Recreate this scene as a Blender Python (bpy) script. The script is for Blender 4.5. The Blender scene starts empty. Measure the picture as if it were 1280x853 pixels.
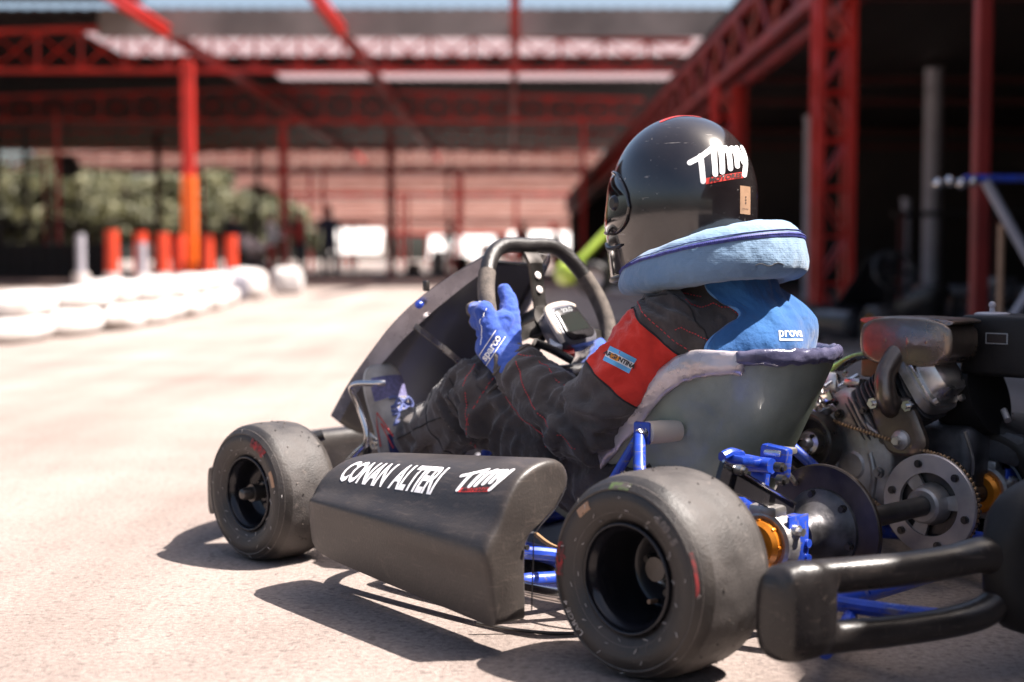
import bpy, bmesh, math, random
from mathutils import Vector, Matrix, noise
from mathutils.bvhtree import BVHTree
random.seed(7)
SC = bpy.context.scene
COL = SC.collection
PI = math.pi
R = math.radians
V = Vector

# ------------------------------------------------------------------ materials
def mat(name, color, rough=0.5, metal=0.0, var=0.12, vscale=6.0, bump=0.0, bscale=60.0, coat=0.0,
        color2=None, spec=0.5, rvar=0.0, detail=6.0, sheen=0.0, trans=0.0, alpha=1.0, lo=.35, hi=.65, aniso=None):
    m = bpy.data.materials.new(name); m.use_nodes = True
    nt = m.node_tree; N = nt.nodes; L = nt.links
    b = N['Principled BSDF']
    b.inputs['Roughness'].default_value = rough
    b.inputs['Metallic'].default_value = metal
    b.inputs['Coat Weight'].default_value = coat
    b.inputs['Coat Roughness'].default_value = 0.06
    b.inputs['Specular IOR Level'].default_value = spec
    b.inputs['Sheen Weight'].default_value = sheen
    tc = N.new('ShaderNodeTexCoord')
    mp = N.new('ShaderNodeMapping'); L.new(tc.outputs['Object'], mp.inputs['Vector'])
    if aniso: mp.inputs['Scale'].default_value = aniso
    nz = N.new('ShaderNodeTexNoise'); nz.inputs['Scale'].default_value = vscale; nz.inputs['Detail'].default_value = detail
    L.new(mp.outputs['Vector'], nz.inputs['Vector'])
    cr = N.new('ShaderNodeValToRGB'); L.new(nz.outputs['Fac'], cr.inputs['Fac'])
    c = color
    c2 = color2 or tuple(min(1, x*(1+var)+.0) for x in c)
    c1 = c if color2 else tuple(x*(1-var) for x in c)
    cr.color_ramp.elements[0].position = lo; cr.color_ramp.elements[1].position = hi
    cr.color_ramp.elements[0].color = (*c1, 1); cr.color_ramp.elements[1].color = (*c2, 1)
    L.new(cr.outputs['Color'], b.inputs['Base Color'])
    if rvar:
        mr = N.new('ShaderNodeMapRange'); L.new(nz.outputs['Fac'], mr.inputs['Value'])
        mr.inputs['From Min'].default_value = .3; mr.inputs['From Max'].default_value = .7
        mr.inputs['To Min'].default_value = max(.02, rough-rvar); mr.inputs['To Max'].default_value = min(1, rough+rvar)
        L.new(mr.outputs['Result'], b.inputs['Roughness'])
    if bump:
        n2 = N.new('ShaderNodeTexNoise'); n2.inputs['Scale'].default_value = bscale; n2.inputs['Detail'].default_value = 5
        L.new(mp.outputs['Vector'], n2.inputs['Vector'])
        bp = N.new('ShaderNodeBump'); bp.inputs['Strength'].default_value = bump; bp.inputs['Distance'].default_value = 0.004
        L.new(n2.outputs['Fac'], bp.inputs['Height']); L.new(bp.outputs['Normal'], b.inputs['Normal'])
    m['bsdf'] = b.name
    return m

M = {}
def defmats():
    M['plastic'] = mat('black_plastic', (.013,.011,.011), .36, var=.25, vscale=9, bump=.12, bscale=260, rvar=.12, color2=(.030,.025,.023), detail=9); scuffs(M['plastic'], (.13,.10,.085), .03, .35)
    M['pod'] = mat('scuffed_pod_plastic', (.024,.020,.019), .42, color2=(.050,.041,.036), vscale=6, detail=10, bump=.12, bscale=260, rvar=.1); scuffs(M['pod'], (.13,.10,.085), .05, .22)
    M['plastic_gloss'] = mat('gloss_black_plastic', (.02,.018,.02), .25, var=.2, rvar=.08)
    M['nassau'] = mat('fairing_plastic', (.018,.017,.020), .38, var=.3, vscale=5, rvar=.1, bump=.05, bscale=120)
    M['flange_plastic'] = mat('scuffed_grey_plastic', (.20,.19,.215), .26, .45, color2=(.42,.40,.44), vscale=14, rvar=.1, bump=.1, bscale=140)
    M['black_rubber'] = mat('matt_black_moulding', (.008,.007,.007), .55, color2=(.016,.014,.014), vscale=12, spec=.3, bump=.1, bscale=200)
    M['rim'] = mat('black_rim', (.014,.014,.018), .2, .35, var=.2, rvar=.05)
    M['helmet'] = mat('helmet_paint', (.012,.009,.010), .17, 0, color2=(.020,.016,.016), vscale=14, coat=.8, rvar=.08, bump=.03, bscale=90)
    scuffs(M['helmet'])
    M['helmet_trim'] = mat('helmet_trim', (.012,.011,.012), .3, 0)
    M['visor'] = mat('visor', (.010,.009,.010), .04, 0, coat=1)
    M['white_ink'] = mat('white_ink', (.82,.80,.80), .35, var=.03)
    M['red_ink'] = mat('red_ink', (.62,.045,.035), .4, var=.08)
    M['chalk_red'] = mat('red_tyre_ink', (.075,.028,.027), .7, color2=(.30,.022,.024), vscale=95, lo=.42, hi=.62)
    M['chalk_white'] = mat('chalk', (.45,.42,.40), .8, var=.4, vscale=120)
    M['chalk_green'] = mat('green_tyre_ink', (.045,.035,.035), .8, color2=(.065,.12,.025), vscale=60, lo=.4, hi=.6)
    M['tyre_grit'] = mat('tyre_grit', (.020,.016,.014), .8, color2=(.22,.18,.155), vscale=70, lo=.5, hi=.62)
    M['sticker'] = mat('tan_sticker', (.34,.20,.12), .5, var=.12, vscale=40)
    M['tyre_emboss'] = mat('tyre_emboss', (.105,.090,.082), .6, var=.4, vscale=60)
    M['chrome'] = mat('chrome', (.62,.60,.60), .18, 1, var=.15, vscale=14, rvar=.1)
    M['alu'] = mat('cast_aluminium', (.40,.375,.36), .48, .85, var=.35, vscale=16, bump=.35, bscale=90, rvar=.12)
    M['alu_bright'] = mat('bright_aluminium', (.60,.57,.54), .3, .95, var=.25, vscale=25, rvar=.12)
    M['alu_dark'] = mat('dark_aluminium', (.10,.095,.10), .5, .6, var=.5, vscale=20, bump=.3, bscale=70, rvar=.15)
    M['steel_dark'] = mat('dark_steel', (.085,.078,.074), .38, .8, var=.3, vscale=22, rvar=.12)
    M['disc'] = mat('brake_disc_steel', (.10,.080,.068), .40, .85, var=.4, vscale=14, rvar=.1)
    M['sprocket'] = mat('sprocket_alloy', (.52,.47,.45), .42, .6, color2=(.24,.22,.24), vscale=9, lo=.45, hi=.7, rvar=.1)
    M['muffler'] = mat('muffler_steel', (.27,.21,.17), .34, .85, color2=(.11,.090,.078), vscale=10, bump=.3, bscale=50, rvar=.15)
    M['blue_paint'] = mat('blue_chassis_paint', (.016,.055,.40), .36, .1, var=.25, vscale=24, coat=.25, rvar=.12); scuffs(M['blue_paint'], (.16,.14,.13), .05, .7)
    M['orange'] = mat('orange_anodised', (.75,.24,.02), .3, .6, var=.15)
    M['tape_silver'] = mat('silver_tape', (.50,.44,.45), .30, .45, var=.2, vscale=24, bump=.8, bscale=32, rvar=.12)
    M['tape_navy'] = mat('navy_tape', (.060,.060,.11), .30, .1, color2=(.13,.12,.19), vscale=18, bump=.9, bscale=34, rvar=.12)
    M['seat'] = mat('fibreglass_seat', (.15,.175,.135), .38, 0, color2=(.38,.41,.335), vscale=5.5, bump=.16, bscale=150, rvar=.08, detail=9, coat=.25)
    M['white_nylon'] = mat('white_nylon', (.58,.49,.41), .4, var=.08)
    M['suit'] = fabric('black_suit_fabric', (.046,.038,.037), (.092,.077,.073))
    M['stitch'] = mat('red_stitch', (.55,.05,.06), .8)
    M['stitch_dark'] = mat('dark_seam', (.020,.018,.020), .9)
    M['red_cloth'] = fabric('red_fabric', (.60,.032,.020), (.72,.045,.03))
    M['denim'] = fabric('light_blue_collar_fabric', (.135,.225,.355), (.21,.31,.43), ribs=True)
    M['vest'] = fabric('blue_vest_fabric', (.018,.078,.235), (.030,.120,.31))
    M['vest_edge'] = fabric('pale_blue_trim', (.10,.25,.52), (.14,.30,.58))
    M['zip'] = mat('indigo_zip', (.035,.040,.20), .6, var=.3, vscale=200)
    M['glove'] = fabric('blue_glove_fabric', (.035,.080,.37), (.055,.115,.45))
    M['suede'] = mat('worn_suede', (.075,.062,.054), .85, color2=(.14,.115,.098), vscale=60, bump=.4, bscale=300)
    M['leather'] = mat('black_leather', (.018,.016,.016), .40, color2=(.040,.035,.033), vscale=22, lo=.45, hi=.75, bump=.35, bscale=330, rvar=.1)
    M['shoe_mesh'] = mat('violet_blue_shoe_mesh', (.13,.12,.24), .8, var=.25, vscale=150, bump=.5, bscale=500)
    M['shoe_suede'] = mat('grey_shoe_suede', (.26,.235,.215), .85, color2=(.44,.40,.37), vscale=22, bump=.2, bscale=300)
    M['lace'] = fabric('blue_lace', (.09,.11,.27), (.14,.17,.36))
    M['sole'] = mat('shoe_sole', (.55,.53,.50), .6)
    M['navy'] = fabric('navy_cloth', (.015,.02,.07), (.025,.03,.09))
    M['skin'] = mat('skin', (.55,.34,.25), .5)
    M['patch_blue'] = mat('patch_blue', (.13,.42,.72), .6)
    M['patch_white'] = mat('patch_white', (.75,.74,.72), .6)
    M['ink_dark'] = mat('dark_ink', (.02,.018,.018), .5)
    M['lcd'] = mat('lcd', (.022,.026,.024), .12, coat=.6)
    M['gauge_grey'] = mat('grey_gauge_shell', (.075,.075,.09), .3, .3, color2=(.17,.165,.19), vscale=16, bump=.3, bscale=60)
    M['green_hose'] = mat('green_hose', (.20,.34,.08), .25, coat=.4)
    M['brown'] = mat('brown_part', (.30,.18,.09), .6)
    M['chain'] = mat('worn_chain', (.42,.28,.17), .35, .8, var=.3, vscale=120)
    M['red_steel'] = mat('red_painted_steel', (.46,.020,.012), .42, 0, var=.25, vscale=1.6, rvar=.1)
    M['shaded_red'] = mat('red_steel_painted_shade', (.20,.013,.010), .55, var=.25, vscale=2)  # darker copy of the red steel; eave shade is put into its colour
    M['marker_red'] = mat('orange_red_paint', (.52,.042,.012), .5, var=.15)
    M['sunlit_orange'] = mat('painted_sunlit_steel', (.85,.14,.012), .4, 0, var=.1)  # sunlight on red steel, put into the colour as orange
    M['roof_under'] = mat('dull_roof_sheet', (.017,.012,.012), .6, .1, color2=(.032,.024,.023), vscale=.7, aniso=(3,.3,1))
    M['fascia'] = mat('weathered_fascia', (.11,.088,.080), .6, color2=(.21,.17,.155), vscale=.8)
    M['pink_roof'] = mat('pale_red_roof', (.19,.070,.050), .55, color2=(.33,.19,.155), vscale=1.2, aniso=(.25,3,1))
    M['roof_strip'] = mat('pinkish_roof_strip', (.44,.24,.18), .55, color2=(.62,.42,.34), vscale=.9)
    M['pale_sheet'] = mat('pale_sheet', (.62,.56,.54), .5, var=.1)
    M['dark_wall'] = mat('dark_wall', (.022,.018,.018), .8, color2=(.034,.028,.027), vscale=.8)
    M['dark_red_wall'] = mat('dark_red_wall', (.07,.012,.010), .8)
    M['grey_pipe'] = mat('grey_pipe', (.34,.33,.37), .5, var=.1)
    M['barrier'] = mat('white_barrier_cover', (.40,.36,.34), .6, color2=(.64,.61,.60), vscale=4, bump=.5, bscale=9)
    M['grey_block'] = mat('grey_block', (.17,.16,.19), .7)
    M['kerb'] = mat('kerb_concrete', (.36,.24,.20), .8, var=.15)
    M['bark'] = mat('bark', (.09,.06,.045), .9, bump=.5, bscale=20)
    M['leaf'] = mat('leaves', (.046,.050,.016), .6, color2=(.118,.108,.040), vscale=.9)
    M['fence'] = mat('fence_steel', (.03,.022,.024), .6)
    M['neon'] = mat('neon_yellow', (.42,.55,.06), .4)
    M['yellow_rim'] = mat('yellow_rim', (.62,.30,.03), .35, .2)
    M['kart_red'] = mat('red_bodywork', (.35,.015,.015), .35)
    M['person_dark'] = mat('dark_clothes', (.015,.017,.035), .8)
    M['person_white'] = mat('white_clothes', (.7,.68,.67), .8)
    M['person_red'] = mat('red_clothes', (.45,.05,.04), .8)
    M['label'] = mat('label_grey', (.30,.31,.32), .4)
    tyre_mats(); ground_mat(); glass_mat()

def fabric(name, c1, c2, ribs=False):
    m = mat(name, c1, .88, color2=c2, vscale=7, sheen=.25, spec=.2)
    nt = m.node_tree; N = nt.nodes; L = nt.links; b = N['Principled BSDF']
    tc = N.new('ShaderNodeTexCoord')
    n1 = N.new('ShaderNodeTexNoise'); n1.inputs['Scale'].default_value = 900; n1.inputs['Detail'].default_value = 2
    n2 = N.new('ShaderNodeTexNoise'); n2.inputs['Scale'].default_value = 28; n2.inputs['Detail'].default_value = 4
    L.new(tc.outputs['Object'], n1.inputs['Vector']); L.new(tc.outputs['Object'], n2.inputs['Vector'])
    b1 = N.new('ShaderNodeBump'); b1.inputs['Strength'].default_value = .5; b1.inputs['Distance'].default_value = .001
    b2 = N.new('ShaderNodeBump'); b2.inputs['Strength'].default_value = .7; b2.inputs['Distance'].default_value = .012
    L.new(n2.outputs['Fac'], b2.inputs['Height']); L.new(n1.outputs['Fac'], b1.inputs['Height'])
    L.new(b2.outputs['Normal'], b1.inputs['Normal'])
    if ribs:
        w = N.new('ShaderNodeTexWave'); w.inputs['Scale'].default_value = 110; w.bands_direction = 'Z'
        w.inputs['Distortion'].default_value = .5
        L.new(tc.outputs['Object'], w.inputs['Vector'])
        b3 = N.new('ShaderNodeBump'); b3.inputs['Strength'].default_value = .15; b3.inputs['Distance'].default_value = .001
        L.new(w.outputs['Fac'], b3.inputs['Height']); L.new(b1.outputs['Normal'], b3.inputs['Normal'])
        L.new(b3.outputs['Normal'], b.inputs['Normal'])
    else:
        L.new(b1.outputs['Normal'], b.inputs['Normal'])
    return m

def scuffs(m, col=(.42,.38,.35), d=0.0, mx_=.55):
    nt = m.node_tree; N = nt.nodes; L = nt.links; b = N['Principled BSDF']
    tc = N.new('ShaderNodeTexCoord'); src = b.inputs['Base Color'].links[0].from_socket
    for sc_, rot, lo in (((14,14,160),.6,.74),((120,12,30),-.5,.75),((90,90,90),0,.765)):
        mp = N.new('ShaderNodeMapping'); mp.inputs['Scale'].default_value = sc_; mp.inputs['Rotation'].default_value = (rot,rot*.7,0)
        nz = N.new('ShaderNodeTexNoise'); nz.inputs['Scale'].default_value = 1.6; nz.inputs['Detail'].default_value = 3
        L.new(tc.outputs['Object'], mp.inputs['Vector']); L.new(mp.outputs['Vector'], nz.inputs['Vector'])
        r = N.new('ShaderNodeValToRGB'); r.color_ramp.elements[0].position = lo-.04-d*2; r.color_ramp.elements[1].position = lo-d; r.color_ramp.elements[1].color = (mx_,mx_,mx_,1)
        L.new(nz.outputs['Fac'], r.inputs['Fac'])
        mx = N.new('ShaderNodeMixRGB'); mx.inputs['Color2'].default_value = (*col,1)
        L.new(src, mx.inputs['Color1']); L.new(r.outputs['Color'], mx.inputs['Fac']); src = mx.outputs['Color']
    L.new(src, b.inputs['Base Color'])

def tyre_mats():
    # sidewall: smooth brown-black rubber.  tread: worn, dusty, pitted
    M['sidewall'] = mat('tyre_sidewall', (.017,.0145,.0135), .52, color2=(.048,.039,.034), vscale=11, bump=.25, bscale=260, detail=12, rvar=.12, lo=.38, hi=.70)
    m = mat('tyre_tread', (.036,.031,.029), .58, color2=(.064,.055,.051), vscale=24, detail=10, bump=.35, bscale=420, rvar=.1)
    nt = m.node_tree; N = nt.nodes; L = nt.links; b = N['Principled BSDF']
    tc = N.new('ShaderNodeTexCoord')
    n = N.new('ShaderNodeTexNoise'); n.inputs['Scale'].default_value = 34; n.inputs['Detail'].default_value = 8; n.inputs['Roughness'].default_value = .7
    L.new(tc.outputs['Object'], n.inputs['Vector'])
    r = N.new('ShaderNodeValToRGB'); r.color_ramp.elements[0].position = .60; r.color_ramp.elements[1].position = .80
    L.new(n.outputs['Fac'], r.inputs['Fac'])
    mx = N.new('ShaderNodeMixRGB'); mx.inputs['Color2'].default_value = (.20,.165,.145,1)
    src = b.inputs['Base Color'].links[0].from_socket
    L.new(src, mx.inputs['Color1']); L.new(r.outputs['Color'], mx.inputs['Fac']); L.new(mx.outputs['Color'], b.inputs['Base Color'])
    M['tread'] = m

def ground_mat():
    m = bpy.data.materials.new('asphalt'); m.use_nodes = True
    nt = m.node_tree; N = nt.nodes; L = nt.links; b = N['Principled BSDF']
    b.inputs['Roughness'].default_value = .85; b.inputs['Specular IOR Level'].default_value = .25
    tc = N.new('ShaderNodeTexCoord')
    def nz(s, d=6, rg=.6):
        n = N.new('ShaderNodeTexNoise'); n.inputs['Scale'].default_value = s; n.inputs['Detail'].default_value = d
        n.inputs['Roughness'].default_value = rg; L.new(tc.outputs['Object'], n.inputs['Vector']); return n
    def ramp(src, p0, c0, p1, c1):
        r = N.new('ShaderNodeValToRGB'); e = r.color_ramp.elements
        e[0].position = p0; e[0].color = (*c0, 1); e[1].position = p1; e[1].color = (*c1, 1)
        L.new(src, r.inputs['Fac']); return r
    def mix(a, bb, fac, mode='MIX'):
        x = N.new('ShaderNodeMixRGB'); x.blend_type = mode
        L.new(a, x.inputs['Color1'])
        if isinstance(bb, tuple): x.inputs['Color2'].default_value = (*bb, 1)
        else: L.new(bb, x.inputs['Color2'])
        if isinstance(fac, float): x.inputs['Fac'].default_value = fac
        else: L.new(fac, x.inputs['Fac'])
        return x.outputs['Color']
    big = ramp(nz(.35, 5).outputs['Fac'], .35, (.86,.82,.80), .68, (1.05,1.05,1.05)).outputs['Color']
    base = ramp(nz(1.1, 8).outputs['Fac'], .3, (.275,.235,.215), .7, (.385,.338,.314)).outputs['Color']
    fine = ramp(nz(95, 4, .75).outputs['Fac'], .33, (.60,.57,.55), .62, (1.12,1.10,1.08)).outputs['Color']
    mps = N.new('ShaderNodeMapping'); mps.inputs['Scale'].default_value = (2.2,.13,1); mps.inputs['Rotation'].default_value = (0,0,.18); L.new(tc.outputs['Object'], mps.inputs['Vector'])
    ns = nz(1.0, 7, .6); L.new(mps.outputs['Vector'], ns.inputs['Vector'])
    stk = ramp(ns.outputs['Fac'], .36, (.80,.78,.77), .60, (1.03,1.03,1.03)).outputs['Color']
    base = mix(base, stk, 1.0, 'MULTIPLY')
    c = mix(mix(base, big, 1.0, 'MULTIPLY'), fine, .85, 'MULTIPLY')
    vo = N.new('ShaderNodeTexVoronoi'); vo.inputs['Scale'].default_value = 120; L.new(tc.outputs['Object'], vo.inputs['Vector'])
    peb = ramp(vo.outputs['Color'], .80, (0,0,0), .86, (1,1,1)).outputs['Color']
    c = mix(c, (.13,.105,.095), mix(peb, (0,0,0), .45))
    pits = ramp(nz(38, 3, .8).outputs['Fac'], .66, (0,0,0), .72, (1,1,1)).outputs['Color']
    c = mix(c, (.12,.095,.085), pits)
    st = ramp(nz(2.6, 9, .65).outputs['Fac'], .58, (0,0,0), .75, (.55,.55,.55)).outputs['Color']
    c = mix(c, (.26,.195,.165), st)
    # a few hairline cracks
    v2 = N.new('ShaderNodeTexVoronoi'); v2.feature = 'DISTANCE_TO_EDGE'; v2.inputs['Scale'].default_value = .55
    wn = nz(3.0, 6); sc = N.new('ShaderNodeVectorMath'); sc.operation = 'SCALE'; sc.inputs['Scale'].default_value = .5
    L.new(wn.outputs['Color'], sc.inputs[0]); ad = N.new('ShaderNodeVectorMath'); L.new(tc.outputs['Object'], ad.inputs[0]); L.new(sc.outputs[0], ad.inputs[1])
    L.new(ad.outputs[0], v2.inputs['Vector'])
    ck = ramp(v2.outputs['Distance'], .0, (.22,.22,.22), .0025, (0,0,0)).outputs['Color']
    c = mix(c, (.14,.11,.10), ck)
    L.new(c, b.inputs['Base Color'])
    bp = N.new('ShaderNodeBump'); bp.inputs['Strength'].default_value = .8; bp.inputs['Distance'].default_value = .006
    L.new(nz(140, 4, .8).outputs['Fac'], bp.inputs['Height']); L.new(bp.outputs['Normal'], b.inputs['Normal'])
    M['asphalt'] = m
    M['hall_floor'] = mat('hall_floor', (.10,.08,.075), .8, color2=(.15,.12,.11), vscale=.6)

def glass_mat():
    m = bpy.data.materials.new('translucent_roof_panel'); m.use_nodes = True
    nt = m.node_tree; N = nt.nodes; L = nt.links
    b = N['Principled BSDF']; b.inputs['Base Color'].default_value = (.6,.54,.54,1); b.inputs['Roughness'].default_value = .5
    t = N.new('ShaderNodeBsdfTranslucent'); t.inputs['Color'].default_value = (.52,.45,.46,1)
    mx = N.new('ShaderNodeMixShader'); mx.inputs['Fac'].default_value = .8
    L.new(b.outputs[0], mx.inputs[1]); L.new(t.outputs[0], mx.inputs[2]); L.new(mx.outputs[0], N['Material Output'].inputs['Surface'])
    M['skylight'] = m

# ------------------------------------------------------------------ object helpers
def link(name, me, parent=None, mats=None, smooth=True, auto=35):
    o = bpy.data.objects.new(name, me); COL.objects.link(o)
    if mats is not None:
        if not isinstance(mats, (list, tuple)): mats = [mats]
        ix = [p.material_index for p in me.polygons]
        me.materials.clear()
        for m in mats: me.materials.append(M[m] if isinstance(m, str) else m)
        me.polygons.foreach_set('material_index', ix)
    if smooth:
        me.polygons.foreach_set('use_smooth', [True]*len(me.polygons))
        if auto and hasattr(me, 'set_sharp_from_angle'): me.set_sharp_from_angle(angle=R(auto))
    if parent is not None: o.parent = parent
    return o

def empty(name, loc=(0,0,0), rz=0, parent=None):
    o = bpy.data.objects.new(name, None); COL.objects.link(o); o.location = loc; o.rotation_euler = (0,0,rz)
    o.empty_display_size = .1
    if parent is not None: o.parent = parent
    return o

def tag(o, label=None, cat=None, group=None, kind=None):
    if label: o['label'] = label
    if cat: o['category'] = cat
    if group: o['group'] = group
    if kind: o['kind'] = kind
    return o

def crom(pts, n=6, closed=False):
    pts = [V(p) for p in pts]
    if len(pts) < 3 or n <= 1: return pts
    out = []; m = len(pts)
    rng = range(m if closed else m-1)
    for i in rng:
        if closed: p0,p1,p2,p3 = pts[i-1],pts[i],pts[(i+1)%m],pts[(i+2)%m]
        else: p0,p1,p2,p3 = pts[max(i-1,0)],pts[i],pts[i+1],pts[min(i+2,m-1)]
        for k in range(n):
            t = k/n
            out.append(.5*((2*p1)+(p2-p0)*t+(2*p0-5*p1+4*p2-p3)*t*t+(3*p1-p0-3*p2+p3)*t**3))
    if not closed: out.append(pts[-1])
    return out

class MB:
    def __init__(s): s.bm = bmesh.new()
    def _tag(s, before, mi):
        for f in s.bm.faces:
            if f.index == -1 or f not in before: pass
    def add(s, verts, faces, mi=0):
        vs = [s.bm.verts.new(v) for v in verts]
        for f in faces:
            try:
                fc = s.bm.faces.new([vs[i] for i in f]); fc.material_index = mi
            except ValueError: pass
        return vs
    def box(s, c, size, rot=None, bev=.0, seg=2, mi=0, taper=None):
        b = bmesh.new(); bmesh.ops.create_cube(b, size=1)
        for v in b.verts:
            v.co = V((v.co.x*size[0], v.co.y*size[1], v.co.z*size[2]))
            if taper and v.co.z > 0: v.co.x *= taper[0]; v.co.y *= taper[1]
        if bev: bmesh.ops.bevel(b, geom=b.edges[:], offset=bev, segments=seg, profile=.5, affect='EDGES')
        mt = Matrix.Translation(V(c))
        if rot is not None:
            mt = mt @ (rot if isinstance(rot, Matrix) else Matrix.Rotation(rot[2],4,'Z') @ Matrix.Rotation(rot[1],4,'Y') @ Matrix.Rotation(rot[0],4,'X'))
        s.merge(b, mt, mi)
    def merge(s, b, mt=None, mi=0):
        b.verts.ensure_lookup_table(); b.verts.index_update()
        vs = [(mt @ v.co) if mt else v.co.copy() for v in b.verts]
        s.add(vs, [[v.index for v in f.verts] for f in b.faces], mi); b.free()
    def tube(s, pts, r, n=12, sm=6, closed=False, mi=0, cap=True, sx=1.0):
        rr = r
        P = crom(pts, sm, closed)
        if not isinstance(r, (int, float)):
            m = len(pts); rr = []
            for i in range(len(P)):
                t = i/(len(P)-1 if not closed else len(P))*(m-1 if not closed else m); k = int(t); f = t-k
                rr.append(r[k % m]*(1-f)+r[(k+1) % m if closed else min(k+1,m-1)]*f)
        else: rr = [r]*len(P)
        T = []
        for i in range(len(P)):
            a = P[i-1] if (i > 0 or closed) else P[0]; b = P[(i+1) % len(P)] if (i < len(P)-1 or closed) else P[-1]
            T.append((b-a).normalized())
        u = T[0].orthogonal().normalized(); rings = []; vs = []
        for i in range(len(P)):
            u = (u - T[i]*u.dot(T[i])).normalized(); w = T[i].cross(u)
            rings.append([P[i]+(u*math.cos(2*PI*k/n)*sx+w*math.sin(2*PI*k/n))*rr[i] for k in range(n)])
        s.loft(rings, closed=closed, cap=cap, mi=mi)
    def cyl(s, a, b, r, n=20, r2=None, mi=0, bev=0):
        a, b = V(a), V(b); d = (b-a); L = d.length
        r2 = r if r2 is None else r2
        prof = [(0,0),(r,0),(r2,L),(0,L)] if not bev else [(0,0),(r-bev,0),(r,bev),(r2,L-bev),(r2-bev,L),(0,L)]
        s.lathe(prof, a, d, n, mi)
    def lathe(s, prof, c, axis, n=40, mi=0, closed=False):
        ax = V(axis).normalized(); u = ax.orthogonal().normalized(); w = ax.cross(u); c = V(c)
        vs = []; idx = []
        for (r, h) in prof:
            if abs(r) < 1e-7: idx.append([len(vs)]); vs.append(c+ax*h)
            else:
                idx.append(list(range(len(vs), len(vs)+n)))
                for k in range(n): vs.append(c+ax*h+(u*math.cos(2*PI*k/n)+w*math.sin(2*PI*k/n))*r)
        fs = []; m = len(prof)
        for i in range(m if closed else m-1):
            A, B = idx[i], idx[(i+1) % m]
            for k in range(n):
                k2 = (k+1) % n
                if len(A) == 1 and len(B) == 1: continue
                if len(A) == 1: fs.append([A[0], B[k2], B[k]])
                elif len(B) == 1: fs.append([A[k], A[k2], B[0]])
                else: fs.append([A[k], A[k2], B[k2], B[k]])
        s.add(vs, fs, mi)
    def loft(s, rings, closed=False, cap=True, mi=0, wrap=True):
        n = len(rings[0]); vs = [v for r_ in rings for v in r_]; fs = []
        m = len(rings)
        for i in range(m if closed else m-1):
            for k in range(n if wrap else n-1):
                a = i*n+k; b = i*n+(k+1) % n; c = ((i+1) % m)*n+(k+1) % n; d = ((i+1) % m)*n+k
                fs.append([a,b,c,d])
        if cap and not closed and wrap:
            fs.append(list(range(n))[::-1]); fs.append([(m-1)*n+k for k in range(n)])
        s.add(vs, fs, mi)
    def prism(s, poly, a, b, mi=0, bev=0):
        # poly: list of 3D points (planar), extruded by vector b
        b = V(b); top = [V(p)+b for p in poly]; bot = [V(p) for p in poly]; n = len(poly)
        s.add(bot+top, [list(range(n))[::-1], list(range(n,2*n))]+[[i,(i+1)%n,n+(i+1)%n,n+i] for i in range(n)], mi)
    def sphere(s, c, r, sc=(1,1,1), sub=2, mi=0):
        b = bmesh.new(); bmesh.ops.create_icosphere(b, subdivisions=sub, radius=r)
        s.merge(b, Matrix.Translation(V(c)) @ Matrix.Diagonal((*sc,1)), mi)
    def mesh(s, name, recalc=True):
        if recalc: bmesh.ops.recalc_face_normals(s.bm, faces=s.bm.faces[:])
        me = bpy.data.meshes.new(name); s.bm.to_mesh(me); s.bm.free(); return me
    def build(s, name, mats, parent=None, auto=35, recalc=True):
        return link(name, s.mesh(name, recalc), parent, mats, True, auto)

def bake(o):
    """evaluate modifiers into the mesh"""
    dg = bpy.context.evaluated_depsgraph_get(); dg.update()
    me = bpy.data.meshes.new_from_object(o.evaluated_get(dg)); old = o.data
    o.modifiers.clear(); o.data = me; return o

def blob_mesh(caps, vox, smooth=6, fac=.5):
    """union of tapered capsules -> one continuous skin"""
    mb = MB()
    for cp in caps:
        p, r1, q, r2 = V(cp[0]), cp[1], V(cp[2]), cp[3]
        sc = cp[4] if len(cp) > 4 else (1,1,1)
        d = (q-p).length; n = max(1, int(d/(min(r1,r2)*.3))+1)
        for i in range(n+1):
            t = i/n; mb.sphere(p.lerp(q,t), r1*(1-t)+r2*t, sc, 3 if max(r1,r2) > .03 else 2)
    me = mb.mesh('tmp'); o = bpy.data.objects.new('tmp', me); COL.objects.link(o)
    md = o.modifiers.new('r','REMESH'); md.mode = 'VOXEL'; md.voxel_size = vox
    ms = o.modifiers.new('s','SMOOTH'); ms.factor = fac; ms.iterations = smooth
    bake(o); me = o.data; bpy.data.objects.remove(o); return me

def bvh_of(me):
    bm = bmesh.new(); bm.from_mesh(me); t = BVHTree.FromBMesh(bm); bm.free(); return t

def text2d(s, size=1.0, shear=0.0, offset=0.0, cell=.02, align='CENTER', spacing=1.0):
    c = bpy.data.curves.new('t','FONT'); c.body = s; c.size = size; c.shear = shear; c.offset = offset
    c.align_x = align; c.align_y = 'CENTER'; c.resolution_u = 3; c.space_character = spacing
    o = bpy.data.objects.new('t', c); COL.objects.link(o)
    dg = bpy.context.evaluated_depsgraph_get(); dg.update()
    me = bpy.data.meshes.new_from_object(o.evaluated_get(dg)); bpy.data.objects.remove(o)
    return grid_cut(me, cell)

def grid_cut(me, cell):
    bm = bmesh.new(); bm.from_mesh(me)
    xs = [v.co.x for v in bm.verts]; ys = [v.co.y for v in bm.verts]
    for ax, lo, hi in ((0,min(xs),max(xs)), (1,min(ys),max(ys))):
        t = lo+cell
        while t < hi:
            no = V((1,0,0)) if ax == 0 else V((0,1,0)); co = V((t,0,0)) if ax == 0 else V((0,t,0))
            bmesh.ops.bisect_plane(bm, geom=bm.verts[:]+bm.edges[:]+bm.faces[:], plane_co=co, plane_no=no); t += cell
    bmesh.ops.triangulate(bm, faces=bm.faces[:])
    me2 = bpy.data.meshes.new('t2'); bm.to_mesh(me2); bm.free(); return me2

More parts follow.
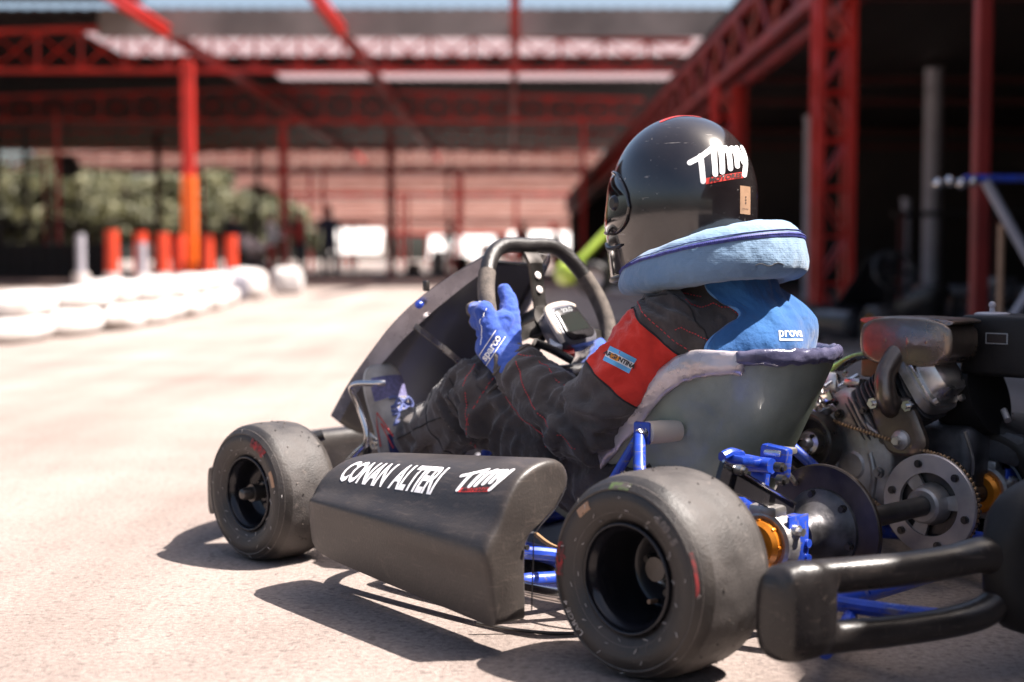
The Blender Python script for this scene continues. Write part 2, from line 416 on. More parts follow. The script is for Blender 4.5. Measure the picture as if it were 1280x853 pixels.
def strokes2d(strokes, w, cell):
    """brush lettering: each stroke is a polyline, drawn as a ribbon with round ends"""
    mb = MB()
    for k, st in enumerate(strokes):
        P = [V((p[0],p[1],0)) for p in st]; P = crom(P, 5) if len(P) > 2 else [P[0].lerp(P[1],i/4) for i in range(5)]
        L_, R_ = [], []
        for i,p in enumerate(P):
            t = (P[min(i+1,len(P)-1)]-P[max(i-1,0)]).normalized(); nn = V((-t.y,t.x,0))*w/2
            L_.append(p+nn); R_.append(p-nn)
        def capp(c, t):
            a = math.atan2(t.y,t.x); return [c+V((math.cos(a+PI/2-PI*j/6),math.sin(a+PI/2-PI*j/6),0))*w/2 for j in range(1,6)]
        t1 = (P[-1]-P[-2]).normalized(); t0 = (P[0]-P[1]).normalized()
        n = len(P); vs = L_+R_; fs = [[i,i+1,n+i+1,n+i] for i in range(n-1)]
        z = k*.0001
        c1 = capp(P[-1],t1); c0 = capp(P[0],t0)
        b = len(vs); vs += c1; fs.append([n-1]+list(range(b,b+5))+[2*n-1])
        b = len(vs); vs += c0; fs.append([n]+list(range(b,b+5))+[0])
        mb.add([V((v.x,v.y,z)) for v in vs], fs)
    return grid_cut(mb.mesh('s', False), cell)

def map_mesh(me, fn):
    for v in me.vertices: v.co = fn(v.co.x, v.co.y, v.co.z)
    me.update(); return me

TIMY = [[(-.56,.04),(-.34,.14),(-.10,.30)], [(-.35,.15),(-.34,-.08),(-.33,-.34)], [(-.09,.24),(-.09,.0),(-.09,-.22)],
        [(.06,.22),(.06,.0),(.05,-.18)], [(.06,.16),(.14,.29),(.21,.22),(.22,.05),(.22,-.12)], [(.22,.18),(.30,.29),(.36,.20),(.37,.05),(.37,-.07)],
        [(.41,.30),(.46,.14),(.53,.0)], [(.55,.33),(.58,.08),(.51,-.24)]]

def logo_timy(fn, sc, parent, tilt=0.0, names=('script_lettering','red_lettering_bar')):
    me = strokes2d(TIMY, .108, .05)
    map_mesh(me, lambda x,y,z: fn(x*sc, y*sc, .0005+z*.6)); link(names[0], me, parent, 'white_ink', True, None)
    mb = MB(); n = 14
    vs = []; fs = []
    for i in range(n+1):
        x = -.28+i*.78/n; vs += [V((x,-.365+x*.13,0)), V((x,-.250+x*.13,0))]
    for i in range(n): fs.append([2*i,2*i+2,2*i+3,2*i+1])
    mb.add(vs, fs); me = mb.mesh('bar', False)
    bar = link(names[1], map_mesh(me, lambda x,y,z: fn(x*sc,y*sc,.0004)), parent, 'red_ink', True, None)
    me = text2d('MOTORES', .125, .15, .004, .05)
    link('lettering', map_mesh(me, lambda x,y,z: fn((x*1.15+.11)*sc,(y-.308+(x+.11)*.13)*sc,.0009)), bar, 'ink_dark', True, None)

# ------------------------------------------------------------------ placement of the kart (its own axes: x right, y forward)
KLOC = (.547, 2.225, 0); KROT = R(44.5)

TY_PROF = [(.071,.016),(.078,.008),(.090,.001),(.104,-.003),(.114,-.001),(.117,.0005),(.119,-.0012),(.121,.001),(.127,.008),(.1315,.017),(.1345,.027),
           (.1362,.040),(.1368,.06),(.137,.078),(.1368,.096),(.1362,.114),(.1345,.127),(.1315,.137),(.127,.146),(.119,.153),(.104,.157),(.090,.153),(.078,.147),(.071,.139)]
def ty_h(r, k):                       # sidewall offset at radius r (outer side)
    P = TY_PROF[:11]
    r = r/k
    for (r0,h0),(r1,h1) in zip(P, P[1:]):
        if r0 <= r <= r1: return h0+(h1-h0)*(r-r0)/(r1-r0+1e-9)
    return P[0][1] if r < P[0][0] else P[-1][1]

def make_wheel(parent, cx, cy, cz, side, Rt, W, front, seed):
    """side -1 = outer face towards -x"""
    rnd = random.Random(seed)
    k = Rt/.137; wk = W/.155
    w = empty('wheel', (cx,cy,cz), 0, parent)         # origin: centre of the outer face plane
    if side > 0: w.rotation_euler = (0,0,PI)
    # ---- tyre
    mb = MB()
    prof = [(r*k, h*wk) for r,h in TY_PROF]
    P2 = crom([V((r,h,0)) for r,h in prof], 3); prof = [(p.x,p.y) for p in P2]
    mb.lathe(prof+[(.070*k,.139*wk),(.070*k,.016*wk)], (0,0,0), (1,0,0), 140, 0, True)
    def sp(th, r, off=.0): return V((ty_h(r,k)*wk-off, -r*math.sin(th), r*math.cos(th)))
    me = mb.mesh('tyre')
    for p in me.polygons:
        c = p.center; rr = math.hypot(c.y,c.z)
        p.material_index = 1 if rr > .1335*k and .02*wk < c.x < .14*wk else 0
    for v in me.vertices:
        rr = math.hypot(v.co.y, v.co.z)
        if rr > .128*k and .015*wk < v.co.x < .145*wk:
            v.co += V((0,v.co.y,v.co.z)).normalized()*(noise.noise(v.co*60)*.0009)
        fl = -(cz)+.001
        if v.co.z < fl: v.co.z = fl; v.co.x -= .002
    ty = link('tyre', me, w, ['sidewall','tread'], True, 60)
    # raised rubber whiskers and mould lines
    nb = MB()
    for r0, n in ((.082,12),(.092,11),(.108,9),(.1235,8)):
        for i in range(n):
            th = 2*PI*i/n + rnd.uniform(-.12,.12); p = sp(th, r0*k, .0012)
            rad = V((0,-math.sin(th),math.cos(th))); tg = V((0,-math.cos(th),-math.sin(th)))
            a = rnd.uniform(-1.1,1.1); d = (rad*math.sin(a)+tg*math.cos(a))*rnd.uniform(.0022,.004)
            nb.tube([p-d, p, p+d+V((-.0012,0,0))], .00042, 5, 1)
    nb.build('rubber_whiskers', 'chalk_white', ty)
    lg = MB()
    for i in range(9):
        th = 2*PI*i/9+rnd.uniform(-.2,.2); L_ = rnd.uniform(.008,.02)
        lg.tube([sp(th+j*.02*0, (.083+j*L_/4)*k, .0001) + V((0,j*.0012,0)) for j in range(5)], .0004, 4, 1)
    for rr in (.088,.1185,.1265):
        lg.tube([sp(2*PI*i/90, rr*k, -.0002) for i in range(90)], .00055, 5, 1, closed=True)
    lg.build('mould_lines', 'tyre_emboss', ty)
    if True:
        q = MB(); pts = []
        for i in range(220):
            th = 2*PI*i/220; rr = .1347*k+.0002; xx = ty_h(.1315,1)*wk+.012*wk+.0016*noise.noise(V((math.cos(th)*9,math.sin(th)*9,seed)))
            pts.append(V((xx, -rr*math.sin(th), rr*math.cos(th))))
        pts = [p for p in pts if p.z > -cz+.004]
        q.tube(pts[:-1], .0011, 5, 1, closed=True) if len(pts) > 218 else None
        for i in range(70):
            th = rnd.uniform(0,2*PI); xx = rnd.uniform(.03,.13)*wk; rr = .1372*k
            if -rr*1+0 and rr*math.cos(th) < -cz+.006: continue
            q.box((xx,-rr*math.sin(th),rr*math.cos(th)),(rnd.uniform(.001,.0035),rnd.uniform(.001,.003),.0012),(rnd.random(),rnd.random(),rnd.random()))
        q.build('worn_shoulder_line', 'tyre_grit', ty)
    def arc_text(s, size, th0, r0, m, name, shear=0, off=.004, flip=False):
        t = text2d(s, size, shear, off, .006)
        if flip: f = lambda x,y,z: sp(th0 - x/(r0*k), (r0*k)-y, .0009)
        else: f = lambda x,y,z: sp(th0 + x/(r0*k), (r0*k)+y, .0009)
        return link(name, map_mesh(t, f), ty, m, True, None)
    def patch(th0, dth, r0, dr, m, name, off=.0010):
        q = MB(); n = 10; vs = []; fs = []
        for i in range(n+1):
            for j in range(5): vs.append(sp(th0+dth*(i/n-.5), (r0+dr*(j/4-.5))*k, off))
        for i in range(n):
            for j in range(4): fs.append([i*5+j,i*5+j+1,i*5+j+6,i*5+j+5])
        q.add(vs, fs); return q.build(name, m, ty, None, False)
    if front:
        arc_text('MG5', .021, R(27), .1075, 'chalk_red', 'tyre_lettering', .1, .0022)
        patch(R(68), R(17), .104, .011, 'sticker', 'tyre_sticker'); arc_text('- - - -', .0075, R(68), .104, 'ink_dark', 'sticker_lettering')
    else:
        arc_text('MOJO', .017, R(-84), .110, 'chalk_red', 'tyre_lettering', .1, .0016)
        patch(R(-38), R(13), .1075, .012, 'sticker', 'tyre_sticker'); arc_text('- - - -', .007, R(-38), .1075, 'ink_dark', 'sticker_lettering')
        arc_text('LARGE 4', .014, R(-128), .108, 'chalk_white', 'chalk_lettering', .2, .0)
        patch(R(-3), R(16), .1225, .008, 'chalk_green', 'green_mark', .0012)
        patch(R(78), R(26), .1225, .003, 'chalk_red', 'red_mark', .0012)
        arc_text('6.00 - 5', .014, R(45), .107, 'tyre_emboss', 'moulded_lettering', 0, .001)
    # ---- rim
    rb = MB()
    r0 = .0735*k
    dep = (.095 if not front else .070)*wk
    outer = [(r0,.014),(r0+.0006,.006),(r0-.0015,.0035),(r0-.004,.005),(r0-.0055,.010),(r0-.011,.018),(r0-.013,.028),(r0-.015,dep-.012)]
    if front:
        outer += [(r0-.022,dep-.004),(.034,dep),(.026,dep-.006),(.020,dep-.016),(.014,dep-.018),(0,dep-.018)]
    else:
        outer += [(r0-.020,dep-.002),(.036,dep),(.024,dep),(.022,dep+.012),(0,dep+.012)]
    P2 = crom([V((a,b,0)) for a,b in outer], 3)
    rb.lathe([(max(p.x,0),p.y) for p in P2], (0,0,0), (1,0,0), 72)
    rb.lathe([(r0-.006,W-.02),(r0-.012,W-.03),(r0-.016,dep+.02),(.03,dep+.012),(0,dep+.012)], (0,0,0), (1,0,0), 48)
    rb.lathe([(r0-.006,W-.02),(r0,W-.012),(r0+.001,W-.006),(r0-.003,W-.004),(r0-.007,W-.018)], (0,0,0), (1,0,0), 48)
    rim = rb.build('rim', 'rim', w, 40)
    hb = MB()
    if front:
        hb.cyl((dep-.018,0,0),(dep-.05,0,0),.0125,24,.0115); hb.cyl((dep-.028,0,0),(dep-.042,0,0),.016,24)
        hb.lathe([(0,-.012),(.006,-.012),(.009,-.010),(.011,-.004),(.011,.016),(0,.016)], (dep-.052,0,0), (1,0,0), 20)
        hb.build('wheel_nut', 'steel_dark', rim)
        for i in range(3):
            a = 2*PI*i/3+.5; b = MB(); b.cyl((dep-.002,.027*math.cos(a),.027*math.sin(a)),(dep-.012,.027*math.cos(a),.027*math.sin(a)),.0055,6)
            b.build('bolt', 'steel_dark', rim)
    else:
        hb.lathe([(.0145,dep-.012),(.0185,dep-.014),(.0195,dep-.008),(.0195,dep+.005),(.0145,dep+.005)], (0,0,0), (1,0,0), 32, 0, True)
        hb.build('hub_ring', 'alu_bright', rim)
        for i in range(3):
            a = 2*PI*i/3+.35; b = MB(); c = V((dep,.031*math.cos(a)*1.0,.031*math.sin(a)))
            b.cyl(c, c+V((-.010,0,0)), .0068, 20, .0060); b.cyl(c+V((-.010,0,0)), c+V((-.0135,0,0)), .0048, 6)
            b.build('bolt', 'steel_dark', rim)
        b = MB(); b.cyl((dep-.004,.018,-.046),(dep-.022,.016,-.044),.0032,10); b.build('valve_stem', 'sticker', rim)
    return w

# ---- side pod surface
POD_R = [(-.621,.045),(-.627,.080),(-.632,.112),(-.641,.144),(-.635,.166),(-.615,.192),(-.598,.224),(-.575,.250),(-.543,.265),(-.508,.269),(-.483,.260),(-.472,.237),(-.484,.211),(-.512,.192),(-.540,.176),(-.555,.155),(-.560,.118),(-.561,.080),(-.562,.045)]
def pod_sec(t):                       # t 0 rear .. 1 front
    out = []
    for x, z in POD_R:
        xf = x+.062-.0*t
        zf = .070+(z-.045)*(.155-.070)/(.155-.045) if z < .155 else .155+(z-.155)*(.222-.155)/(.268-.155)
        if x < -.636: xf += .006
        out.append((x*(1-t)+(xf)*t, z*(1-t)+zf*t))
    return out
def pod_pt(y, s):
    t = (y-.18)/(.70-.18); S = pod_sec(max(0,min(1,t)))
    i = max(0, min(len(S)-2, int(s))); f = s-i
    p0,p1,p2,p3 = S[max(i-1,0)],S[i],S[i+1],S[min(i+2,len(S)-1)]
    c = lambda a: .5*((2*p1[a])+(p2[a]-p0[a])*f+(2*p0[a]-5*p1[a]+4*p2[a]-p3[a])*f*f+(3*p1[a]-p0[a]-3*p2[a]+p3[a])*f**3)
    return V((c(0), y, c(1)))
def make_pod(parent, side=-1):
    mb = MB(); rings = []
    stations = [(.180,.80),(.1815,.90),(.185,.96),(.192,.99),(.202,1),(.30,1),(.40,1),(.45,1),(.55,1),(.62,.985),(.65,.95),(.668,.88),(.678,.76),(.682,.6)]
    for y, sc in stations:
        pts = [pod_pt(y, j*.25) for j in range((len(POD_R)-1)*4+1)]
        # close at bottom
        c = V((0,0,0))
        for p in pts: c += p
        c /= len(pts); c = V((-.590 + .03*(y-.18)/.5, y, .15))
        rr = []
        for p in pts:
            d = p-c; k = sc
            L_ = .016*(1-sc)/.2 if y < .3 else .030*(1-sc)/.4
            k = 1-L_/max(.03,d.length)
            rr.append(V((c.x+d.x*k, y, c.z+d.z*k)))
        rings.append([V((p.x*(-side), p.y, p.z)) for p in rr])
    mb.loft(rings)
    pod = mb.build('side_pod', 'pod', parent, 50)
    if side < 0:
        def surf(y, s, off):
            p = pod_pt(y,s); a = pod_pt(y+.004,s)-p; b = pod_pt(y,s+.1)-p
            n = a.cross(b).normalized()
            if n.x > 0: n = -n
            return p+n*off
        # arc-length table along the section
        def f(y0, vscale):
            return lambda x,y,z: surf(y0-x, 6.35+y*vscale, .0004+z)
        t = text2d('CONAN  ALTIERI', .0360, .16, .0011, .006, spacing=.96)
        map_mesh(t, f(.489, 60)); link('name_lettering', t, pod, 'white_ink', True, None)
        logo_timy(lambda x,y,z: surf(.262-x*1.35-y*.4, 6.70+y*31, z), .062, pod)
        s = MB(); s.tube([(-.556,.1755,.06),(-.553,.1755,.13),(-.548,.1755,.168),(-.51,.1755,.197),(-.487,.1755,.225)], .0011, 6, 6); s.build('mould_seam', 'plastic_gloss', pod)
        s = MB(); s.cyl((-.565,.1775,.150),(-.565,.174,.150),.0038,12); s.build('fixing_hole', 'ink_dark', pod)
    return pod

def seat_rim(a):
    """rim of the bucket, a -1 (left front) .. 0 (back centre) .. 1 (right front)"""
    key = [(0,(0,.055,.402)),(.16,(.075,.068,.402)),(.30,(.135,.125,.400)),(.40,(.162,.20,.392)),(.50,(.170,.265,.345)),(.62,(.172,.35,.262)),(.74,(.172,.43,.185)),(.86,(.165,.50,.160)),(1,(.150,.57,.150))]
    s = 1 if a >= 0 else -1; t = abs(a)
    for i in range(len(key)-1):
        if key[i][0] <= t <= key[i+1][0]:
            f = (t-key[i][0])/(key[i+1][0]-key[i][0])
            p0 = V(key[max(i-1,0)][1]); p1 = V(key[i][1]); p2 = V(key[i+1][1]); p3 = V(key[min(i+2,len(key)-1)][1])
            if i == 0: p0 = V((-p2.x,p2.y,p2.z))
            p = .5*((2*p1)+(p2-p0)*f+(2*p0-5*p1+4*p2-p3)*f*f+(3*p1-p0-3*p2+p3)*f**3)
            break
    return V((s*p.x*(.93 if s > 0 else 1)-.03, p.y, p.z))
def make_seat(parent):
    mb = MB(); na, nh = 80, 26; vs = []; fs = []
    for i in range(na+1):
        a = -1+2*i/na; rim = seat_rim(a)
        ang = a*PI*.80
        bx = -.03+.060*math.sin(ang*.9); by = .350-.120*math.cos(ang)
        B = V((bx, by, .052))
        for j in range(nh+1):
            h = j/nh
            hx = h**.80; hz = h**1.10
            p = V((B.x+(rim.x-B.x)*hx, B.y+(rim.y-B.y)*(h**.95), B.z+(rim.z-B.z)*hz))
            vs.append(p)
    for i in range(na):
        for j in range(nh): fs.append([i*(nh+1)+j,(i+1)*(nh+1)+j,(i+1)*(nh+1)+j+1,i*(nh+1)+j+1])
    mb.add(vs, fs)
    # bottom pan
    c = len(mb.bm.verts); mb.bm.verts.ensure_lookup_table()
    loop = [mb.bm.verts[i*(nh+1)] for i in range(na+1)]
    cv = mb.bm.verts.new(V((-.03,.33,.045)))
    for i in range(na): mb.bm.faces.new([loop[i+1],loop[i],cv])
    mb.bm.faces.new([loop[0],loop[-1],cv])
    # raised front tongue under the thighs
    o = mb.build('seat', 'seat', parent, 60)
    md = o.modifiers.new('s','SOLIDIFY'); md.thickness = .006; md.offset = 0
    bake(o); o.data.polygons.foreach_set('use_smooth',[True]*len(o.data.polygons))
    def lip(name, a0, a1, m, r, amp, n=90, fl=.0):
        b = MB(); rings = []
        for i in range(n+1):
            a = a0+(a1-a0)*i/n; p = seat_rim(a); q = seat_rim(a+.004)
            t = (q-p).normalized(); up = V((0,0,1)); w = t.cross(up).normalized(); up = w.cross(t)
            ring = []
            for k in range(18):
                th = 2*PI*k/18
                d = w*math.cos(th)*r[0]+up*math.sin(th)*r[1]
                pp = p+d*(1+amp*noise.noise(V((a*13, math.cos(th)*.8, math.sin(th)*.8)))+amp*.8*noise.noise(V((a*34,math.cos(th)*1.6,math.sin(th)*1.6)))) - up*fl
                if i in (0,n): pp = p+(pp-p)*.8
                ring.append(pp)
            rings.append(ring)
        b.loft(rings); return b.build(name, m, o, None)
    lip('silver_tape_edge', -.97, -.27, 'tape_silver', (.006,.020), .30, fl=.012)
    lip('navy_tape_edge', -.29, .52, 'tape_navy', (.009,.0125), .30, fl=.004)
    lip('silver_tape_edge', .515, .97, 'tape_silver', (.009,.018), .4, fl=.006)
    for sx in (-1,1):
        b = MB(); c = V((-.196,.238,.275)) if sx < 0 else V((.125,.24,.275))
        ax_ = V((sx*1,.25,0)); b.lathe([(0,-.030),(.017,-.030),(.0185,.002),(.0185,.030),(.017,.032),(0,.032)], c, ax_, 28)
        w = b.build('spacer', 'white_nylon', o)
        b = MB(); ax_ = ax_.normalized(); e = c+ax_*.036
        b.cyl(e, e+ax_*.012, .0080, 6); b.cyl(e, e+ax_*.003, .0110, 18)
        b.build('bolt', 'alu_bright', o)
    return o

SW_C = V((-.045,.640,.455)); SW_T = R(24)
def sw(a, b, d=0):
    """point in the plane of the steering wheel: a right, b up, d towards the driver"""
    up = V((0,math.sin(SW_T),math.cos(SW_T))); n = V((0,-math.cos(SW_T),math.sin(SW_T)))
    return SW_C+V((a,0,0))+up*b+n*d
SWP = [(-.066,.130),(0,.132),(.066,.130),(.110,.100),(.144,.035),(.152,-.03),(.128,-.092),(.07,-.120),(0,-.124),(-.07,-.120),(-.128,-.092),(-.152,-.03),(-.144,.035),(-.110,.100)]
def make_steering(parent):
    st = empty('steering_wheel', SW_C, 0, parent)
    def L(p): return p-SW_C
    full = crom([V((a,b,0)) for a,b in SWP], 8, True)
    mb = MB(); mb.tube([L(sw(p.x,p.y)) for p in full], .0145, 20, 1, closed=True)
    mb.build('grip_ring', 'leather', st)
    n = len(full)
    def seg(i0, i1, m, name):
        b = MB(); pts = [L(sw(full[i % n].x, full[i % n].y)) for i in range(i0,i1)]
        b.tube(pts, .0160, 20, 1); b.build(name, m, st)
    seg(8*9, 8*12+6, 'suede', 'suede_grip'); seg(8*3+4, 8*7, 'suede', 'suede_grip')
    # stitched seam
    b = MB(); b.tube([L(sw(p.x*.91,p.y*.91,.004)) for p in full], .0009, 6, 1, closed=True); b.build('seam', 'stitch_dark', st)
    # drilled flat spoke
    sp = MB()
    def quad_plate(pts, th, m_):
        pass
    w0, w1 = .019, .015
    prof = [(.118,w0),(.112,w0),(.092,w0*.95),(.088,w0*.86),(.03,w1),(-.02,w1)]
    dd = [0,.004,.006,.004,-.012,-.022]
    top = [[L(sw(-w,b_,d_+.003)),L(sw(w,b_,d_+.003)),L(sw(w,b_,d_-.003)),L(sw(-w,b_,d_-.003))] for (b_,w),d_ in zip(prof,dd)]
    sp.loft(top); spoke = sp.build('spoke', 'steel_dark', st, 30)
    for b_,d_ in ((.070,-.0005),(.044,-.0075)):
        h = MB(); c = L(sw(.001,b_,d_)); nn = V((0,-math.cos(SW_T),math.sin(SW_T)))
        h.lathe([(0,.0046),(.0062,.0046),(.0078,.0036),(.0078,.002),(0,.002)], c, nn, 20); h.build('drilled_hole', 'pale_sheet', spoke)
    for sg in (-1,1):
        b = MB(); b.loft([[L(sw(sg*x,-.02-x*.28+e,-.022+x*.12+d)) for e,d in ((.013,.003),(-.013,.003),(-.013,-.003),(.013,-.003))] for x in (.0,.05,.10,.142)])
        b.build('spoke', 'steel_dark', st, 30)
    b = MB(); b.cyl(L(sw(0,-.01,-.012)), L(sw(0,-.01,-.055)), .026, 28); b.build('hub', 'steel_dark', st)
    # lap timer fixed on the hub
    g = empty('lap_timer', L(V((-.030,.600,.424))), 0, st)
    g.rotation_euler = (R(52), R(-6), R(6))
    def rrect(w,h,rr,z,n=6,top=1.0):
        pts = []
        for cx,cy,a0 in ((w/2-rr,h/2-rr,0),(-w/2+rr,h/2-rr,PI/2),(-w/2+rr,-h/2+rr,PI),(w/2-rr,-h/2+rr,1.5*PI)):
            for i in range(n+1):
                a = a0+i/n*PI/2; x = cx+rr*math.cos(a); y = cy+rr*math.sin(a)
                pts.append(V((x*(top if y > 0 else 1),y,z)))
        return pts
    b = MB(); b.loft([rrect(.088,.072,.02,-.03,top=.85),rrect(.104,.086,.024,-.022,top=.85),rrect(.106,.090,.024,.0,top=.86),rrect(.100,.086,.022,.010,top=.86),rrect(.088,.076,.018,.014,top=.86)])
    b.build('timer_shell', 'gauge_grey', g, 40)
    b = MB(); b.loft([rrect(.080,.070,.014,.012,top=.86),rrect(.080,.070,.014,.0165,top=.86),rrect(.074,.064,.012,.018,top=.86)]); b.build('timer_face', 'plastic_gloss', g, 40)
    b = MB(); b.loft([rrect(.058,.038,.003,.0182),rrect(.058,.038,.003,.0188)]); b.build('timer_screen', 'lcd', g, 40)
    t = text2d('SOLO', .012, 0, .0004, .02); map_mesh(t, lambda x,y,z: V((x,y+.0265,.0186))); link('timer_lettering', t, g, 'label', False)
    b = MB(); b.tube([V((-.046,-.03,.004)),V((-.05,.0,.008)),V((-.043,.034,.008)),V((-.02,.045,.006)),V((.02,.045,.006)),V((.041,.035,.006))], .0065, 10, 6); b.build('pale_bumper_edge', 'white_nylon', g)
    # red / white tape on the column under the timer
    b = MB(); b.box((0,0,0),(.022,.030,.012),(R(30),0,R(-38)),.003); o = b.build('white_tape', 'white_ink', st); o.location = L(V((-.075,.590,.395)))
    b = MB(); b.box((0,0,0),(.023,.028,.0125),(R(30),0,R(-38)),.003); o = b.build('red_tape', 'red_ink', st); o.location = L(V((-.058,.575,.380)))
    b = MB(); b.tube([L(V((-.12,.60,.40))),L(V((-.088,.585,.385))),L(V((-.062,.56,.365)))], .008, 10, 4); b.build('strap', 'plastic', st)
    return st

def make_fairing(parent):
    E = [(.085,.712,.560),(.105,.735,.548),(.135,.785,.516),(.165,.845,.470),(.180,.905,.420),(.188,.960,.365),(.196,1.02,.300),(.196,1.075,.235)]
    E = crom([V(p) for p in E], 4)
    mb = MB(); n = 40; rings = []; m_ = len(E)-1; nv = 30
    def ev(t):
        f = t*m_; k = min(int(f), m_-1); return E[k].lerp(E[k+1], f-k)
    def vmax(u):
        K = [(-1,1),(.5,1),(.8,.88),(1,.62)]
        for (a,b),(c,d) in zip(K,K[1:]):
            if a <= u <= c: w = (u-a)/(c-a); w = w*w*(3-2*w); return b+(d-b)*w
        return .62
    for j in range(nv+1):
        row = []
        for q in range(n+1):
            u = -1+2*q/n; t0 = .20*max(0,min(1,(u+.92)/.5)); t = t0+(vmax(u)-t0)*j/nv; e = ev(t); bow = 1-abs(u)**(1.25 if u < 0 else 3.0)
            xs = e.x*(1 if u < 0 else .62+.33*t)
            row.append(V((xs*u-.02, e.y+(.080+.06*t)*bow, e.z+(.010-.075*t*t)*bow)))
        rings.append(row)
    mb.loft(rings, cap=False, wrap=False)
    o = mb.build('front_fairing', 'nassau', parent, 60)
    md = o.modifiers.new('s','SOLIDIFY'); md.thickness = .004; md.offset = 1; bake(o)
    # folded edge flange on both sides
    for sg in (-1,1):
        b = MB(); rings = []
        for i, e in enumerate(E):
            t = i/(len(E)-1); wd = .012+.022*math.sin(PI*min(1,t*1.1))+.010*t
            if sg > 0: e = V((e.x*(.62+.33*t), e.y, e.z))
            if sg > 0 and t > .60: continue
            p = V((sg*e.x-.02, e.y, e.z)); a = E[min(i+1,len(E)-1)]-E[max(i-1,0)]; a = V((sg*a.x,a.y,a.z)).normalized()
            out = V((-sg*.50,-.49,-.70)); out = (out-a*out.dot(a)).normalized(); nn = a.cross(out).normalized()*.0022
            rings.append([p-out*.003+nn,p+out*wd*.85+nn,p+out*wd*.85-nn,p-out*.003-nn])
        b.loft(rings); fl = b.build('fairing_flange', 'flange_plastic', o, 40)
        e = E[int(len(E)*.42)]; q = MB(); c = V((sg*e.x*(1 if sg < 0 else .76)-.026, e.y-.010, e.z-.006))
        q.lathe([(0,.006),(.004,.006),(.0065,.003),(.0085,.003),(.0085,0),(0,0)], c, (sg*.9,-.35,.35), 18); q.build('bolt', 'blue_paint', o)
    b = MB(); b.tube([(-.205,.835,.425),(-.13,.80,.36),(-.06,.80,.30)], .007, 4, 3); b.build('fairing_stay', 'alu_bright', o)
    b = MB(); b.box((-.205,.80,.500),(.01,.012,.02),None,.003); b.build('catch', 'plastic', o)
    for p in ((.075,.86,.468),):
        b = MB(); b.sphere(p,.0035,(1,1,1),2); b.build('rivet', 'alu_bright', o)
    return o

def make_bumper(parent):
    g = empty('rear_bumper', (0,-.2,0), 0, parent)
    O = V((0,-.2,0))
    for sg in (-1,1):
        m = lambda x,y,z: V((-sg*x if sg > 0 else x, y, z))-O
        mb = MB()
        # vertical end block (rounded) + two tubes that run in towards the middle
        secs = [(-.522,-.175,.030,.020,.045),(-.515,-.190,.034,.030,.056),(-.495,-.205,.036,.036,.062),(-.470,-.215,.034,.040,.062)]
        def ell(c, ry, rz, tx):
            out = []
            for k in range(24):
                a = 2*PI*k/24; ca, sa = math.cos(a), math.sin(a)
                out.append(m(c[0]+tx*ca*abs(ca)**-.35*0 , c[1]+ry*math.copysign(abs(ca)**.7,ca), c[2]+rz*math.copysign(abs(sa)**.7,sa)))
            return out
        rings = [ell((-.516,-.190,.112),.010,.036,0),ell((-.512,-.192,.112),.021,.051,0),ell((-.502,-.198,.113),.029,.060,0),ell((-.484,-.206,.114),.032,.063,0),
                 ell((-.462,-.214,.115),.032,.062,0),ell((-.446,-.218,.115),.029,.058,0),ell((-.434,-.221,.115),.019,.046,0)]
        mb.loft(rings)
        mb.tube([m(-.50,-.202,.148),m(-.46,-.213,.152),m(-.40,-.235,.152),m(-.33,-.268,.153),m(-.265,-.300,.158),m(-.225,-.325,.165),m(-.20,-.338,.150),m(-.195,-.338,.115)], [.023,.0255,.0245,.024,.024,.026,.026,.024], 20, 8, sx=.9)
        mb.tube([m(-.50,-.202,.078),m(-.46,-.213,.076),m(-.40,-.235,.074),m(-.33,-.268,.074),m(-.265,-.300,.078),m(-.225,-.325,.088),m(-.20,-.338,.105)], [.022,.0235,.0225,.0215,.022,.023,.022], 20, 8, sx=.9)
        me = mb.mesh('end'); o = link('end_loop', me, g, 'plastic')
        md = o.modifiers.new('r','REMESH'); md.mode = 'VOXEL'; md.voxel_size = .0035
        ms = o.modifiers.new('s','SMOOTH'); ms.iterations = 7; bake(o)
        o.data.polygons.foreach_set('use_smooth',[True]*len(o.data.polygons)); o.data.materials.clear(); o.data.materials.append(M['plastic'])
    # tall moulded middle section
    mb = MB(); rings = []
    for i in range(25):
        u = -1+2*i/24; x = u*.225; k = (1-abs(u)**5)**.5 if abs(u) < 1 else 0
        h = .030+.080*k; w = .016+.026*k; yy = -.375+.035*u*u
        rings.append([V((x, yy+w*math.copysign(abs(math.cos(a))**.6,math.cos(a)), .155+h*math.copysign(abs(math.sin(a))**.6,math.sin(a))))-O for a in [2*PI*k2/24 for k2 in range(24)]])
    mb.loft(rings); mb.build('middle_moulding', 'black_rubber', g, 50)
    for sg in (-1,1):
        b = MB(); b.tube([V((sg*.27,-.12,.075))-O,V((sg*.27,-.20,.078))-O,V((sg*.27,-.30,.085))-O],.011,10,3)
        b.build('bumper_mount', 'blue_paint', g)
    b = MB(); b.tube([V((-.40,-.20,.045))-O,V((-.30,-.17,.060))-O,V((-.20,-.12,.07))-O], .010, 10, 4); b.build('bumper_mount', 'blue_paint', g)
    return g

